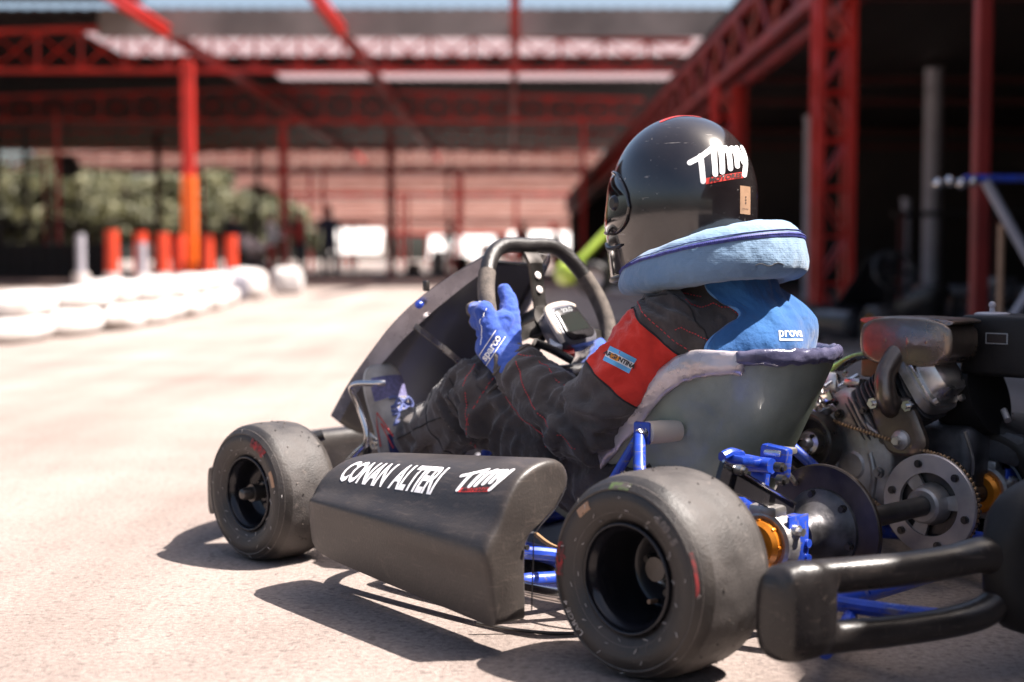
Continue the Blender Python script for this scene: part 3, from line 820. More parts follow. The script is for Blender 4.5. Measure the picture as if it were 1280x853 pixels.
def make_chassis(parent):
    f = MB()
    for sg in (-1,1):
        f.tube([(sg*.10,1.12,.055),(sg*.22,1.10,.055),(sg*.27,1.0,.055),(sg*.27,.85,.055),(sg*.23,.70,.05),(sg*.24,.45,.05),(sg*.31,.28,.05),(sg*.31,.02,.07),(sg*.27,-.13,.075)], .0145, 14, 6)
        f.tube([(sg*.31,.30,.05),(sg*.40,.32,.055),(sg*.43,.36,.055),(sg*.43,.60,.055),(sg*.40,.64,.055),(sg*.24,.66,.05)], .012, 12, 5)
        f.tube([(sg*.27,.97,.06),(sg*.36,.965,.09),(sg*.42,.965,.127)], .014, 12, 4)
        f.tube([(sg*.31,.22,.06),(sg*.40,.26,.10),(sg*.46,.30,.11)], .010, 10, 4)
    for y, z, w in ((.70,.05,.23),(.30,.045,.29),(-.13,.075,.27),(1.0,.055,.27)):
        f.tube([(-w,y,z),(w,y,z)], .0135, 12, 1)
    f.tube([(-.13,.86,.05),(-.06,.80,.16),(-.03,.75,.30)], .010, 10, 4); f.tube([(.10,.86,.05),(.03,.80,.16),(-.03,.75,.30)], .010, 10, 4)
    f.build('frame', 'blue_paint', parent)
    b = MB(); b.tube([(-.325,.10,.10),(-.30,.19,.20),(-.236,.252,.272)], .010, 12, 3); b.tube([(-.32,.35,.055),(-.27,.30,.17),(-.236,.252,.272)], .008, 12, 3)
    b.box((-.233,.249,.275),(.008,.030,.036),(0,0,.25),.004); b.build('seat_stay', 'blue_paint', parent)
    b = MB(); b.tube([(.10,.27,.275),(.155,.165,.175),(.20,.10,.10)], .0095, 12, 3); b.build('seat_stay', 'blue_paint', parent)
    b = MB()
    for sg in (-1,1):
        b.tube([(sg*.29,.17,.05),(sg*.36,.16,.055),(sg*.44,.18,.06),(sg*.475,.26,.062),(sg*.475,.62,.068),(sg*.45,.70,.07),(sg*.36,.74,.065),(sg*.26,.76,.055)], .0115, 14, 6)
    b.build('side_bar', 'chrome', parent)
    b = MB(); b.box((-.01,.80,.038),(.46,.62,.004)); b.build('floor_tray', 'alu_dark', parent)
    # low cable that sags under the bodywork
    b = MB(); b.tube([(-.545,.30,.018),(-.50,.26,.006),(-.455,.20,.004),(-.42,.15,.014),(-.36,.12,.05)], .0028, 8, 6); b.build('cable', 'plastic', parent)
    b = MB(); b.tube([(-.36,.36,.115),(-.39,.28,.108),(-.38,.18,.112),(-.30,.08,.14)], .004, 8, 6); b.build('brake_line', 'brown', parent)
    b = MB(); b.lathe([(.0085,-.0015),(.0105,-.0015),(.0105,.0015),(.0085,.0015)], (-.40,.255,.110), (.2,1,.2), 20, 0, True); b.build('cable_clip', 'blue_paint', parent)
    # front stub axles, kingpins, tie rods
    for sg in (-1,1):
        b = MB(); b.cyl((sg*.37,.965,.127),(sg*.46,.965,.127),.012,16); b.cyl((sg*.385,.965,.085),(sg*.375,.955,.170),.013,16)
        b.box((sg*.385,.93,.11),(.012,.07,.018),None,.004); b.build('stub_axle', 'steel_dark', parent)
        b = MB(); b.tube([(sg*.385,.90,.11),(0,.86,.10)], .006, 10, 1); b.build('tie_rod', 'chrome', parent)
    b = MB(); b.tube([(-.03,.645,.44),(-.03,.74,.30),(-.02,.86,.10)], .010, 14, 2); b.build('steering_column', 'steel_dark', parent)
    # front bumper bar and nose moulding
    b = MB(); rings = []
    for i in range(41):
        u = -1+2*i/40; x = u*.484; k = (1-abs(u)**9)
        yc = 1.30-.20*abs(u)**2.2; h = .058*max(.62,k)+.008; w = .034*max(.35,k)
        rings.append([V((x, yc+w*math.copysign(abs(math.cos(a))**.6,math.cos(a)), .112+h*math.copysign(abs(math.sin(a))**.6,math.sin(a)))) for a in [2*PI*k2/24 for k2 in range(24)]])
    b.loft(rings); b.build('nose_moulding', 'plastic', parent, 50)
    for sg in (-1,1):
        b = MB(); b.tube([(sg*.26,1.02,.06),(sg*.28,1.12,.075),(sg*.30,1.2,.09)], .009, 10, 3); b.build('nose_mount', 'grey_pipe', parent)
    b = MB(); b.tube([(-.42,1.10,.14),(-.36,1.02,.19),(-.31,.98,.215)], .011, 12, 4); b.build('nose_mount', 'steel_dark', parent)
    # pedals
    for sg in (-1,1):
        p = MB(); X = -.245 if sg < 0 else .185
        q = lambda dx,y,z: (X-sg*dx*0+(dx if sg < 0 else -dx), y-.045, z)
        p.tube([q(.012,.932,.315),q(.0,.945,.314),q(-.015,1.0,.306),q(.0,.995,.262),q(.0,.972,.205),q(-.004,1.01,.170),q(0,1.05,.132),q(0,1.055,.060)], .0062, 12, 8)
        pe = p.build('pedal', 'chrome', parent)
        t = MB(); t.box(q(.004,.965,.205),(.004,.03,.020),(.5,0,0),.002); t.lathe([(.0045,-.003),(.0085,-.003),(.0085,.003),(.0045,.003)], q(.002,.955,.195), (1,0,0), 18, 0, True)
        t.build('pedal_tab', 'alu_bright', pe)
        t = MB(); t.cyl(q(.03,1.01,.10),q(.03,1.01,.19),.009,14); t.cyl(q(.03,1.01,.19),q(.03,1.01,.21),.006,10); t.box(q(.02,1.0,.09),(.05,.012,.13),None,.003); t.build('pedal_bracket', 'steel_dark', pe)

def make_rear_axle(parent):
    b = MB(); b.cyl((-.50,0,.137),(.50,0,.137),.0165,28); ax = b.build('rear_axle', 'steel_dark', parent)
    # brake disc and carrier
    g = empty('brake_disc', (-.10,0,.137), 0, parent)
    b = MB(); b.lathe([(.062,-.004),(.0985,-.004),(.1005,-.002),(.1005,.004),(.0985,.006),(.062,.006)], (0,0,0), (1,0,0), 90, 0, True); d = b.build('disc_ring', 'disc', g, 30)
    q = MB()
    for i in range(30):
        a = 2*PI*i/30
        for rr in ():
            aa = a+rr*4; q.cyl((-.0042,rr*math.cos(aa),rr*math.sin(aa)),(-.0048,rr*math.cos(aa),rr*math.sin(aa)),.0017,6)
    q.bm.free()
    b = MB(); b.lathe([(.0,-.075),(.030,-.075),(.032,-.070),(.032,-.045),(.036,-.036),(.056,-.012),(.063,-.008),(.065,-.003),(.065,.006),(0,.006)], (0,0,0), (1,0,0), 60); b.build('disc_carrier', 'alu_dark', g, 30)
    for i in range(6):
        a = 2*PI*i/6+.3; q = MB(); c = V((-.008,.056*math.cos(a),.056*math.sin(a)))
        q.cyl(c, c+V((-.005,0,0)), .0065, 14); q.cyl(c+V((-.005,0,0)), c+V((-.010,0,0)), .005, 6); q.build('bolt', 'steel_dark', g)
    # bearing carriers
    for sg in (-1,1):
        X = -.245 if sg < 0 else .42
        h = empty('bearing_carrier', (X,0,.137), 0, parent)
        b = MB(); b.lathe([(.042,-.016),(.048,-.014),(.050,0),(.048,.014),(.042,.016),(.030,.012),(.030,-.012)], (0,0,0), (1,0,0), 48, 0, True)
        b.box((0,.0,.045),(.030,.05,.024),None,.006); b.build('housing', 'alu', h, 35)
        b = MB(); b.lathe([(.018,-.030),(.030,-.030),(.036,-.024),(.036,-.008),(.030,-.004),(.018,-.004)], (0,0,0), (1,0,0), 40, 0, True)
        for i in range(8):
            a = 2*PI*i/8; b.box((-.018,.035*math.cos(a),.035*math.sin(a)),(.014,.006,.006),(a,0,0),.002)
        b.build('locking_ring', 'orange', h, 35)
        b = MB(); b.box((.032,-.028,.0),(.026,.030,.082),None,.005); b.box((.018,-.040,.006),(.05,.004,.075),None,.0015); b.build('bracket', 'blue_paint', h)
        b = MB(); b.cyl((.006,-.036,.022),(.006,-.050,.022),.0095,16); b.cyl((.006,-.050,.022),(.006,-.058,.022),.0065,6); b.build('bolt', 'alu_bright', h)
        for z in (-.022,.0):
            b = MB(); b.cyl((.038,-.042,z),(.038,-.047,z),.0065,14); b.build('bolt', 'blue_paint', h)
    # caliper with its lever
    g = empty('brake_caliper', (-.20,.03,.23), 0, parent)
    b = MB(); b.box((-.02,.03,.020),(.085,.045,.014),(.1,.15,.1),.005); b.box((.045,.02,.012),(.020,.05,.05),(.1,0,0),.006)
    b.box((.015,.028,-.02),(.014,.03,.06),(0,.25,0),.004); b.cyl((.0,-.005,.012),(.0,.055,.012),.012,18)
    b.box((-.04,.02,-.045),(.035,.03,.018),(0,.5,0),.005); b.tube([(-.075,.03,.03),(-.055,.028,.034),(-.03,.03,.028)],.008,10,4); b.build('caliper_body', 'blue_paint', g, 35)
    b = MB(); b.box((.058,.02,.026),(.055,.030,.010),(0,0,.1),.003); b.box((.075,.015,-.012),(.05,.006,.007),(0,.7,0),.001); b.build('pad_holder', 'alu_bright', g)
    b = MB(); rings = []
    for t in range(7):
        u = t/6; c = V((-.165,-.035,.030)).lerp(V((.010,-.035,-.050)),u); w = .016-.008*u if u < .7 else .0105
        dn = V((-.42,0,-.91)); rings.append([c+dn*-w*.6+V((0,.004,0)), c+dn*w*1.5+V((0,.004,0)), c+dn*w*1.5-V((0,.004,0)), c+dn*-w*.6-V((0,.004,0))])
    b.loft(rings); b.build('brake_lever', 'plastic_gloss', g, 30)
    b = MB(); b.tube([V((-.165,-.040,.040)),V((.010,-.040,-.041))], .0022, 8, 1); b.build('brake_rod', 'chrome', g)
    for p in ((-.135,-.04,.025),(-.035,-.04,-.0),(.0,-.012,.012)):
        b = MB(); b.cyl(p, (p[0],p[1]-.012,p[2]), .0075, 14); b.cyl((p[0],p[1]-.012,p[2]), (p[0],p[1]-.017,p[2]), .005, 6); b.build('bolt', 'steel_dark' if p[0] > -.1 else 'alu_bright', g)
    # sprocket with guard ring
    g = empty('rear_sprocket', (.22,0,.137), 0, parent)
    b = MB(); b.lathe([(.054,-.004),(.084,-.004),(.0855,-.002),(.0855,.003),(.084,.005),(.054,.005)], (0,0,0), (1,0,0), 90, 0, True); ring = b.build('guard_ring', 'sprocket', g, 30)
    b = MB()
    n = 54; vs = []
    for i in range(n*4):
        a = 2*PI*i/(n*4); rr = .0835+(.0035 if i % 4 in (1,2) else 0); vs.append(V((.012,rr*math.cos(a),rr*math.sin(a))))
    b.loft([vs,[v+V((.004,0,0)) for v in vs]]); b.build('tooth_ring', 'steel_dark', g, 20)
    for i in range(6):
        a = 2*PI*i/6+.25; q = MB(); c = V((-.004,.070*math.cos(a),.070*math.sin(a))); q.cyl(c, c+V((-.004,0,0)), .0068, 14); q.cyl(c+V((-.004,0,0)), c+V((-.007,0,0)), .0045, 6, mi=0); q.build('bolt', 'steel_dark', g)
    b = MB(); b.lathe([(.017,-.026),(.026,-.026),(.030,-.022),(.032,-.006),(.036,.002),(.036,.010),(.017,.010)], (0,0,0), (1,0,0), 40, 0, True)
    for i in range(3):
        a = 2*PI*i/3+.9; rings = []
        for k in range(5):
            rr = .030+k*.0075; wd = .34-.03*k
            rings.append([V((x_,rr*math.cos(a+t),rr*math.sin(a+t))) for x_,t in ((0,-wd),(0,wd),(.007,wd),(.007,-wd))])
        b.loft(rings)
    b.build('hub', 'alu', g, 30)

def make_engine(parent):
    e = empty('engine', (.30,.15,.10), 0, parent); O = V((.30,.15,.10))
    def P(x,y,z): return V((x,y,z))-O
    # crankcase
    b = MB()
    prof = [(.245,.090),(.262,.16),(.258,.235),(.225,.285),(.185,.320),(.150,.300),(.118,.262),(.085,.235),(.080,.17),(.098,.11),(.13,.085)]
    prof = crom([V((0,a,c)) for a,c in prof], 4, True)
    def ring(x, k): 
        return [P(x, .17+(p.y-.17)*k, .19+(p.z-.19)*k) for p in prof]
    b.loft([ring(.236,.90),ring(.240,.96),ring(.246,1.0),ring(.30,1.0),ring(.31,1.03),ring(.40,1.03),ring(.41,.98)])
    b.build('crankcase', 'alu', e, 40)
    b = MB(); b.tube([P(.239,.232,.30),P(.235,.20,.265),P(.235,.19,.20),P(.237,.20,.12)], .007, 10, 5); b.tube([P(.240,.16,.30),P(.236,.135,.262),P(.235,.10,.240)], .006, 10, 5)
    b.tube([P(.238,.125,.21),P(.235,.115,.17),P(.237,.125,.11)], .006, 10, 5); b.lathe([(.0,-.004),(.022,-.004),(.026,0),(.026,.01),(0,.01)], P(.236,.16,.185), (1,0,0), 32)
    b.build('cover_rib', 'alu', e)
    for (y,z,r) in ((.095,.237,.009),(.105,.178,.010),(.115,.125,.007),(.185,.275,.009),(.215,.295,.006),(.135,.285,.007),(.235,.13,.007)):
        q = MB(); q.cyl(P(.240,y,z), P(.229,y,z), r, 18, r*.9); q.cyl(P(.229,y,z), P(.223,y,z), r*.62, 6); q.build('bolt', 'steel_dark' if r < .0095 else 'alu', e)
    # finned cylinder, leaning back towards the bumper
    D = V((0,-.83,.55)).normalized(); U = V((0,.55,.83)).normalized(); C0 = V((.285,.150,.255))
    def F(d, x, u): return C0+D*d+V((x,0,0))+U*u-O
    b = MB()
    for i in range(13):
        d = i*.0098; w = .052+.004*math.sin(i*.9); h = .052+.010*(i/12)
        rings = []
        for dd, k in ((-.0016,.96),(-.0010,1),(.0010,1),(.0016,.96)):
            rings.append([F(d+dd, w*k*math.copysign(abs(math.cos(a))**.45,math.cos(a)), .010+h*k*math.copysign(abs(math.sin(a))**.45,math.sin(a))) for a in [2*PI*k2/28 for k2 in range(28)]])
        b.loft(rings)
    b.build('cooling_fin', 'alu_dark', e, 30)['kind'] = 'stuff'
    b = MB(); b.cyl(F(-.01,0,.01), F(.125,0,.01), .040, 28); b.build('cylinder', 'alu', e)
    # head, rocker cover
    def rr(d, w, h, k=.5, u0=.010): return [F(d, w*math.copysign(abs(math.cos(a))**k,math.cos(a)), u0+h*math.copysign(abs(math.sin(a))**k,math.sin(a))) for a in [2*PI*j/36 for j in range(36)]]
    b = MB(); b.loft([rr(.122,.050,.054),rr(.124,.054,.058),rr(.140,.054,.058),rr(.142,.050,.054)]); b.build('cylinder_head', 'alu', e, 35)
    b = MB(); b.loft([rr(.142,.049,.052),rr(.145,.050,.053),rr(.149,.049,.052),rr(.150,.041,.044),rr(.170,.040,.042),rr(.179,.037,.039),rr(.184,.030,.032),rr(.186,.018,.02)]); b.build('rocker_cover', 'alu_bright', e, 35)
    for sx,su in ((-1,-1),(-1,1),(1,1),(1,-1)):
        q = MB(); q.cyl(F(.149,sx*.043,.010+su*.046), F(.158,sx*.043,.010+su*.046), .0055, 6); q.build('bolt', 'alu_bright', e)
    # sheet shroud with a bolt, on the near side of the cylinder
    b = MB(); poly = [(.115,.290),(.045,.300),(.022,.270),(.010,.235),(.030,.215),(.070,.212),(.095,.232)]
    poly = crom([V((0,a,c)) for a,c in poly], 3, True)
    cen = V((0,.065,.25))
    b.loft([[P(.235, p.y, p.z) for p in poly],[P(.226, cen.y+(p.y-cen.y)*.97, cen.z+(p.z-cen.z)*.97) for p in poly],[P(.222, cen.y+(p.y-cen.y)*.82, cen.z+(p.z-cen.z)*.82) for p in poly],[P(.224, cen.y+(p.y-cen.y)*.5, cen.z+(p.z-cen.z)*.5) for p in poly]])
    b.build('shroud', 'muffler', e, 40)
    q = MB(); q.lathe([(0,-.004),(.008,-.004),(.011,.0),(.016,.003),(.018,.008),(0,.008)], P(.216,.058,.240), (1,0,0), 26); q.build('shroud_boss', 'alu', e)
    q = MB(); q.cyl(P(.214,.058,.240), P(.204,.058,.240), .0072, 6); q.build('bolt', 'alu_bright', e)
    # exhaust pipe, flange, studs, muffler
    b = MB(); b.tube([P(.245,.080,.292),P(.222,.080,.302),P(.216,.084,.325),P(.225,.088,.355),P(.255,.080,.392)], [.024,.020,.018,.018,.022], 22, 7)
    b.box(P(.236,.078,.296),(.012,.070,.034),(0,0,0),.006); b.build('exhaust_pipe', 'muffler', e, 40)
    for dy in (.030,-.030):
        q = MB(); q.cyl(P(.236,.078+dy*1.1,.300), P(.218,.078+dy*1.1,.300), .010, 6); q.cyl(P(.220,.078+dy*1.1,.300), P(.210,.078+dy*1.1,.300), .005, 12); q.build('nut', 'chrome', e)
    def rbox(cx, cy, cz, sx, sy, sz, e1=.35):
        rings = []
        for x_, k in ((-1,.86),(-.97,.95),(-.88,1),(.88,1),(.97,.95),(1,.86)):
            rings.append([P(cx+x_*sx, cy+sy*k*math.copysign(abs(math.cos(a))**e1,math.cos(a)), cz+sz*k*math.copysign(abs(math.sin(a))**e1,math.sin(a))) for a in [2*PI*j/48 for j in range(48)]])
        return rings
    b = MB(); b.loft(rbox(.285,.062,.4085,.050,.088,.042,.62)); mu = b.build('muffler', 'muffler', e, 40)
    q = MB(); q.loft([[v for v in r_] for r_ in [[P(.2405-.0+dx, .062+.0905*k*math.copysign(abs(math.cos(a))**.4,math.cos(a)), .443+.0065*k*math.sin(a)) for a in [2*PI*j/40 for j in range(40)]] for dx,k in ((0,.98),(.003,1),(.095,1),(.098,.98))]]); q.build('muffler_rim', 'muffler', mu, 40)
    for yy, hh in ((.098,.020),(.055,.024),(.020,.016)):
        q = MB(); q.tube([P(.246,yy,.412-hh),P(.240,yy,.410),P(.246,yy-.002,.412+hh)], [.004,.0062,.004], 10, 6); q.build('muffler_rib', 'muffler', mu)
    # air box / fuel tank block, bracket, starter cover
    b = MB(); b.box(P(.425,-.060,.400),(.15,.16,.105),(0,0,0),.009,3); bx = b.build('air_box', 'black_rubber', e, 40)
    b = MB(); b.box(P(.3485,-.050,.414),(.0012,.040,.019)); lb = b.build('box_label', 'label', bx)
    b = MB(); b.box(P(.3478,-.050,.414),(.0008,.036,.0155)); b.build('label_panel', 'plastic_gloss', bx)
    q = MB(); q.lathe([(.0,.018),(.004,.018),(.005,.006),(.024,.005),(.030,.003),(.030,0),(0,0)], P(.39,-.02,.452), (0,0,1), 30); q.sphere(P(.39,-.02,.470), .0065); q.build('box_knob', 'grey_pipe', bx)
    b = MB(); b.lathe([(0,-.05),(.045,-.048),(.062,-.038),(.070,-.02),(.072,.04),(0,.04)], P(.41,.03,.30), (0,-1,.3), 40); b.build('fan_housing', 'black_rubber', e, 40)
    b = MB(); b.box(P(.40,.07,.19),(.12,.16,.14),(0,0,0),.02,3); b.box(P(.44,-.03,.22),(.06,.08,.06),(.2,0,0),.01); b.build('mounting_block', 'alu_dark', e, 40)
    # clutch drum and chain
    b = MB(); b.lathe([(.020,.016),(.040,.014),(.044,.006),(.044,-.010),(.050,-.014),(.0535,-.012),(.0535,.026),(.050,.030),(.020,.030)], P(.195,.222,.224), (1,0,0), 56, 0, True); c = b.build('clutch_drum', 'steel_dark', e, 35)
    b = MB(); b.lathe([(0,-.016),(.006,-.016),(.009,-.012),(.012,-.006),(.020,-.004),(.023,.004),(.023,.02),(0,.02)], P(.195,.222,.224), (1,0,0), 36); b.build('clutch_hub', 'alu_bright', c, 35)
    for i in range(3):
        a = 2*PI*i/3+.2; q = MB(); q.cyl(P(.189,.222+.016*math.cos(a),.224+.016*math.sin(a)), P(.184,.222+.016*math.cos(a),.224+.016*math.sin(a)), .004, 12); q.build('bolt', 'chrome', c)
    b = MB()
    loop = []
    for a in range(-20,200,12): loop.append(P(.216,.222+.045*math.sin(R(a))*1.0,.224+.045*math.cos(R(a))))
    for a in range(200,345,12): loop.append(P(.230,.0+.084*math.sin(R(a)),.137+.084*math.cos(R(a))))
    loop.append(loop[0]); acc = 0
    for A,B in zip(loop,loop[1:]):
        n = max(1,int((B-A).length/.0060))
        for i in range(n): b.sphere(A.lerp(B,(i+.5)/n), .0044, (1.0,.80,1.0), 1)
    b.build('drive_chain', 'chain', e)
    # carburettor, linkage and brackets, a sunlit cluster
    rnd = random.Random(11)
    cb = MB(); cb.cyl(P(.20,.330,.275), P(.27,.225,.275), .018, 20); cb.cyl(P(.20,.30,.255), P(.285,.20,.258), .013, 16)
    cb.box(P(.27,.24,.325),(.05,.05,.035),(0,.2,.4),.006); cb.box(P(.23,.275,.30),(.05,.02,.03),(.3,.2,.6),.004); cb.box(P(.315,.20,.325),(.09,.03,.014),(0,.1,.3),.004)
    cb.build('carburettor', 'alu_bright', e, 35)
    cb = MB()
    for i in range(26):
        p = P(rnd.uniform(.18,.30), rnd.uniform(.19,.30), rnd.uniform(.275,.345))
        d = V((rnd.uniform(-1,1),rnd.uniform(-1,1),rnd.uniform(-.6,.8))).normalized()*rnd.uniform(.010,.028)
        k = rnd.random()
        if k < .45: cb.cyl(p-d*.5, p+d*.5, rnd.uniform(.0025,.0065), 12)
        elif k < .75: cb.box(p,(rnd.uniform(.01,.03),rnd.uniform(.003,.012),rnd.uniform(.008,.02)),(rnd.uniform(-.8,.8),rnd.uniform(-.8,.8),rnd.uniform(-2,2)),.0015)
        else: cb.tube([p, p+d+V((0,0,.01)), p+d*1.8, p+d*1.6-V((0,0,.012))], .0022, 8, 5)
    cb.tube([P(.18,.30,.28),P(.24,.24,.30),P(.30,.19,.34)],.004,8,3); cb.build('throttle_linkage', 'chrome', e, 35)
    cb = MB()
    for i in range(12):
        p = P(rnd.uniform(.19,.31), rnd.uniform(.19,.29), rnd.uniform(.27,.33)); cb.box(p,(rnd.uniform(.01,.02),)*3,(rnd.random(),rnd.random(),rnd.random()),.003)
    for i in range(3): cb.tube([P(.24+.01*i,.20,.35),P(.26,.17-.01*i,.375),P(.30,.10,.375-.01*i),P(.34,.02,.36-.03*i)], .0022, 7, 6)
    cb.build('control_cable', 'plastic_gloss', e, 35)
    h = MB(); h.tube([P(.215,.285,.300),P(.235,.262,.325),P(.27,.225,.352),P(.285,.185,.375),P(.31,.12,.386)], .0060, 12, 7); h.build('fuel_hose', 'green_hose', e)
    h = MB(); h.box(P(.325,.165,.355),(.05,.05,.035),(0,0,.3),.006); h.build('coil_block', 'brown', e)
    h = MB(); h.cyl(P(.30,.105,.345), P(.30,.105,.385), .012, 18); h.build('breather', 'alu_bright', e)
    h = MB(); h.tube([P(.33,.14,.345),P(.35,.08,.36),P(.37,.02,.345)], .006, 8, 4); h.build('choke_rod', 'orange', e)
    h = MB(); h.tube([P(.30,-.02,.255),P(.31,-.03,.21),P(.32,-.025,.18)], .003, 8, 4); h.tube([P(.36,-.06,.29),P(.345,-.075,.275)],.006,10,1); h.build('drain_pipe', 'alu', e)
    return e

def make_kart():
    k = empty('go_kart', KLOC, KROT)
    tag(k, 'black and blue racing go-kart carrying the helmeted driver, nearest vehicle in the photo', 'go-kart')
    make_wheel(k, -.566, 0, .1335, -1, .137, .155, False, 1)
    make_wheel(k, -.500, .965, .124, -1, .1265, .125, True, 2)
    make_wheel(k, .566, 0, .1335, 1, .137, .155, False, 3)
    make_wheel(k, .500, .965, .124, 1, .1265, .125, True, 4)
    make_pod(k, -1); make_pod(k, 1)
    make_seat(k); make_steering(k); make_fairing(k); make_bumper(k); make_chassis(k); make_rear_axle(k); make_engine(k)
    return k

# directions of the camera seen from the kart, used only to lay flat prints on curved cloth and shells
IR = V((.713,-.701,0)); IU = V((0,0,1)); IN = V((-.701,-.713,.06)).normalized()

def decal(me, bvh, c, u, w, n, off=.0008, dist=.4):
    u, w, n, c = V(u), V(w), V(n).normalized(), V(c)
    def f(x, y, z):
        o = c+u*x+w*y+n*(dist/2); hit = bvh.ray_cast(o, -n, dist)
        if hit[0] is None: 
            near = bvh.find_nearest(c+u*x+w*y); return near[0]+near[1]*off
        return hit[0]+n*(off+z)
    return map_mesh(me, f)
def rect2d(w, h, cell=.004):
    nx, ny = max(1,int(w/cell)), max(1,int(h/cell)); mb = MB()
    mb.add([V((-w/2+w*i/nx,-h/2+h*j/ny,0)) for i in range(nx+1) for j in range(ny+1)],
           [[i*(ny+1)+j,(i+1)*(ny+1)+j,(i+1)*(ny+1)+j+1,i*(ny+1)+j+1] for i in range(nx) for j in range(ny)])
    return mb.mesh('r', False)
def seg_t(p, a, b):
    d = b-a; return (p-a).dot(d)/d.length_squared
def seg_d(p, a, b):
    t = max(0,min(1,seg_t(p,a,b))); return (p-(a+(b-a)*t)).length

LSH, LEL, LWR = V((-.156,.262,.436)), V((-.212,.398,.262)), V((-.203,.568,.362))
RSH, REL, RWR = V((.056,.205,.432)), V((.140,.330,.262)), V((-.005,.490,.255))
LHP, LKN, LAN = V((-.105,.30,.135)), V((-.190,.650,.308)), V((-.196,.826,.218))
RHP, RKN, RAN = V((.045,.30,.135)), V((.130,.650,.308)), V((.136,.826,.218))
HC = V((-.030,.333,.652))

def body_caps(k=1.0, suit=True):
    c = []
    A = lambda p,r,q,s,sc=(1,1,1): c.append((p,r*k,q,s*k,sc))
    A((-.03,.30,.150),.105,(-.03,.225,.30),.104); A((-.03,.225,.30),.104,(-.03,.215,.40),.100)
    A(LSH+V((.02,0,0)),.058,RSH+V((-.02,0,0)),.058); A((-.03,.235,.43),.085,(-.035,.262,.535),.078)
    A((-.10,.235,.37),.075,LSH,.058); A((.022,.215,.37),.075,RSH,.058)
    m = LSH.lerp(LEL,.5)+V((-.004,.006,0)); A(LSH,.062,m,.066); A(m,.066,LEL,.058)
    m = LEL.lerp(LWR,.45); A(LEL,.058,m,.057); A(m,.057,LWR,.038)
    m = RSH.lerp(REL,.5); A(RSH,.060,m,.058); A(m,.058,REL,.050); A(REL,.050,RWR,.038)
    for h,kn,an in ((LHP,LKN,LAN),(RHP,RKN,RAN)):
        dz = V((0,0,-.010)); A(h+dz,.098,kn+dz,.077); A(kn+dz,.077,kn.lerp(an,.45)+dz,.069); A(kn.lerp(an,.45)+dz,.068,an,.050)
    return c

def limb_of(p):
    segs = [(LSH,LEL,0),(LEL,LWR,1),(RSH,REL,2),(REL,RWR,3),(LHP,LKN,4),(LKN,LAN,5),(RHP,RKN,6),(RKN,RAN,7),(V((-.03,.30,.10)),V((-.03,.22,.42)),8)]
    best = min(segs, key=lambda s: seg_d(p,s[0],s[1])); return best

def finger_caps(pts, rs): return [(pts[i], rs[i], pts[i+1], rs[i+1]) for i in range(len(pts)-1)]
def hand_caps(k=1.0):
    c = []
    bs = [.004,-.020,-.043,-.064]
    wr = LWR+V((-.002,.004,.002))
    for i,b in enumerate(bs):
        ang = -.150-.001 if b > -.035 else -.150+(-.035-b)*.75
        G = sw(ang, b); r = (.0115,.0118,.0112,.0100)[i]*k
        kn = G+V((-.030,-.020,0)); m1 = G+V((-.024,.014,.002)); m2 = G+V((-.004,.0285,.002)); tp = G+V((.017,.022,.0))
        if i == 3: tp = G+V((.008,.026,0))
        c += [(wr+V((-.004,.012,.004)), .021*k, kn, .0155*k)]
        c += finger_caps([kn,m1,m2,tp],[r*1.18,r*1.05,r,r*.92])
    T = [wr+V((.008,.014,.016)), sw(-.128,-.012,.026), sw(-.120,.010,.026), sw(-.117,.033,.020)]
    c += finger_caps(T,[.021*k,.0165*k,.0135*k,.0110*k])
    c += [(wr,.029*k,wr+V((-.012,.040,.030)),.024*k),(wr+V((-.012,.040,.030)),.024*k,sw(-.150,-.03,.026),.019*k)]
    return c
def mirror_caps(c, shift=0):
    out = []
    for a in c:
        p, q = V(a[0]), V(a[2]); RM = Matrix.Rotation(R(58), 3, V((0,-math.cos(SW_T),math.sin(SW_T)))*-1); f = lambda v: SW_C+RM @ (V((2*SW_C.x-v.x+shift, v.y, v.z))-SW_C); out.append((f(p),a[1],f(q),a[3]))
    return out

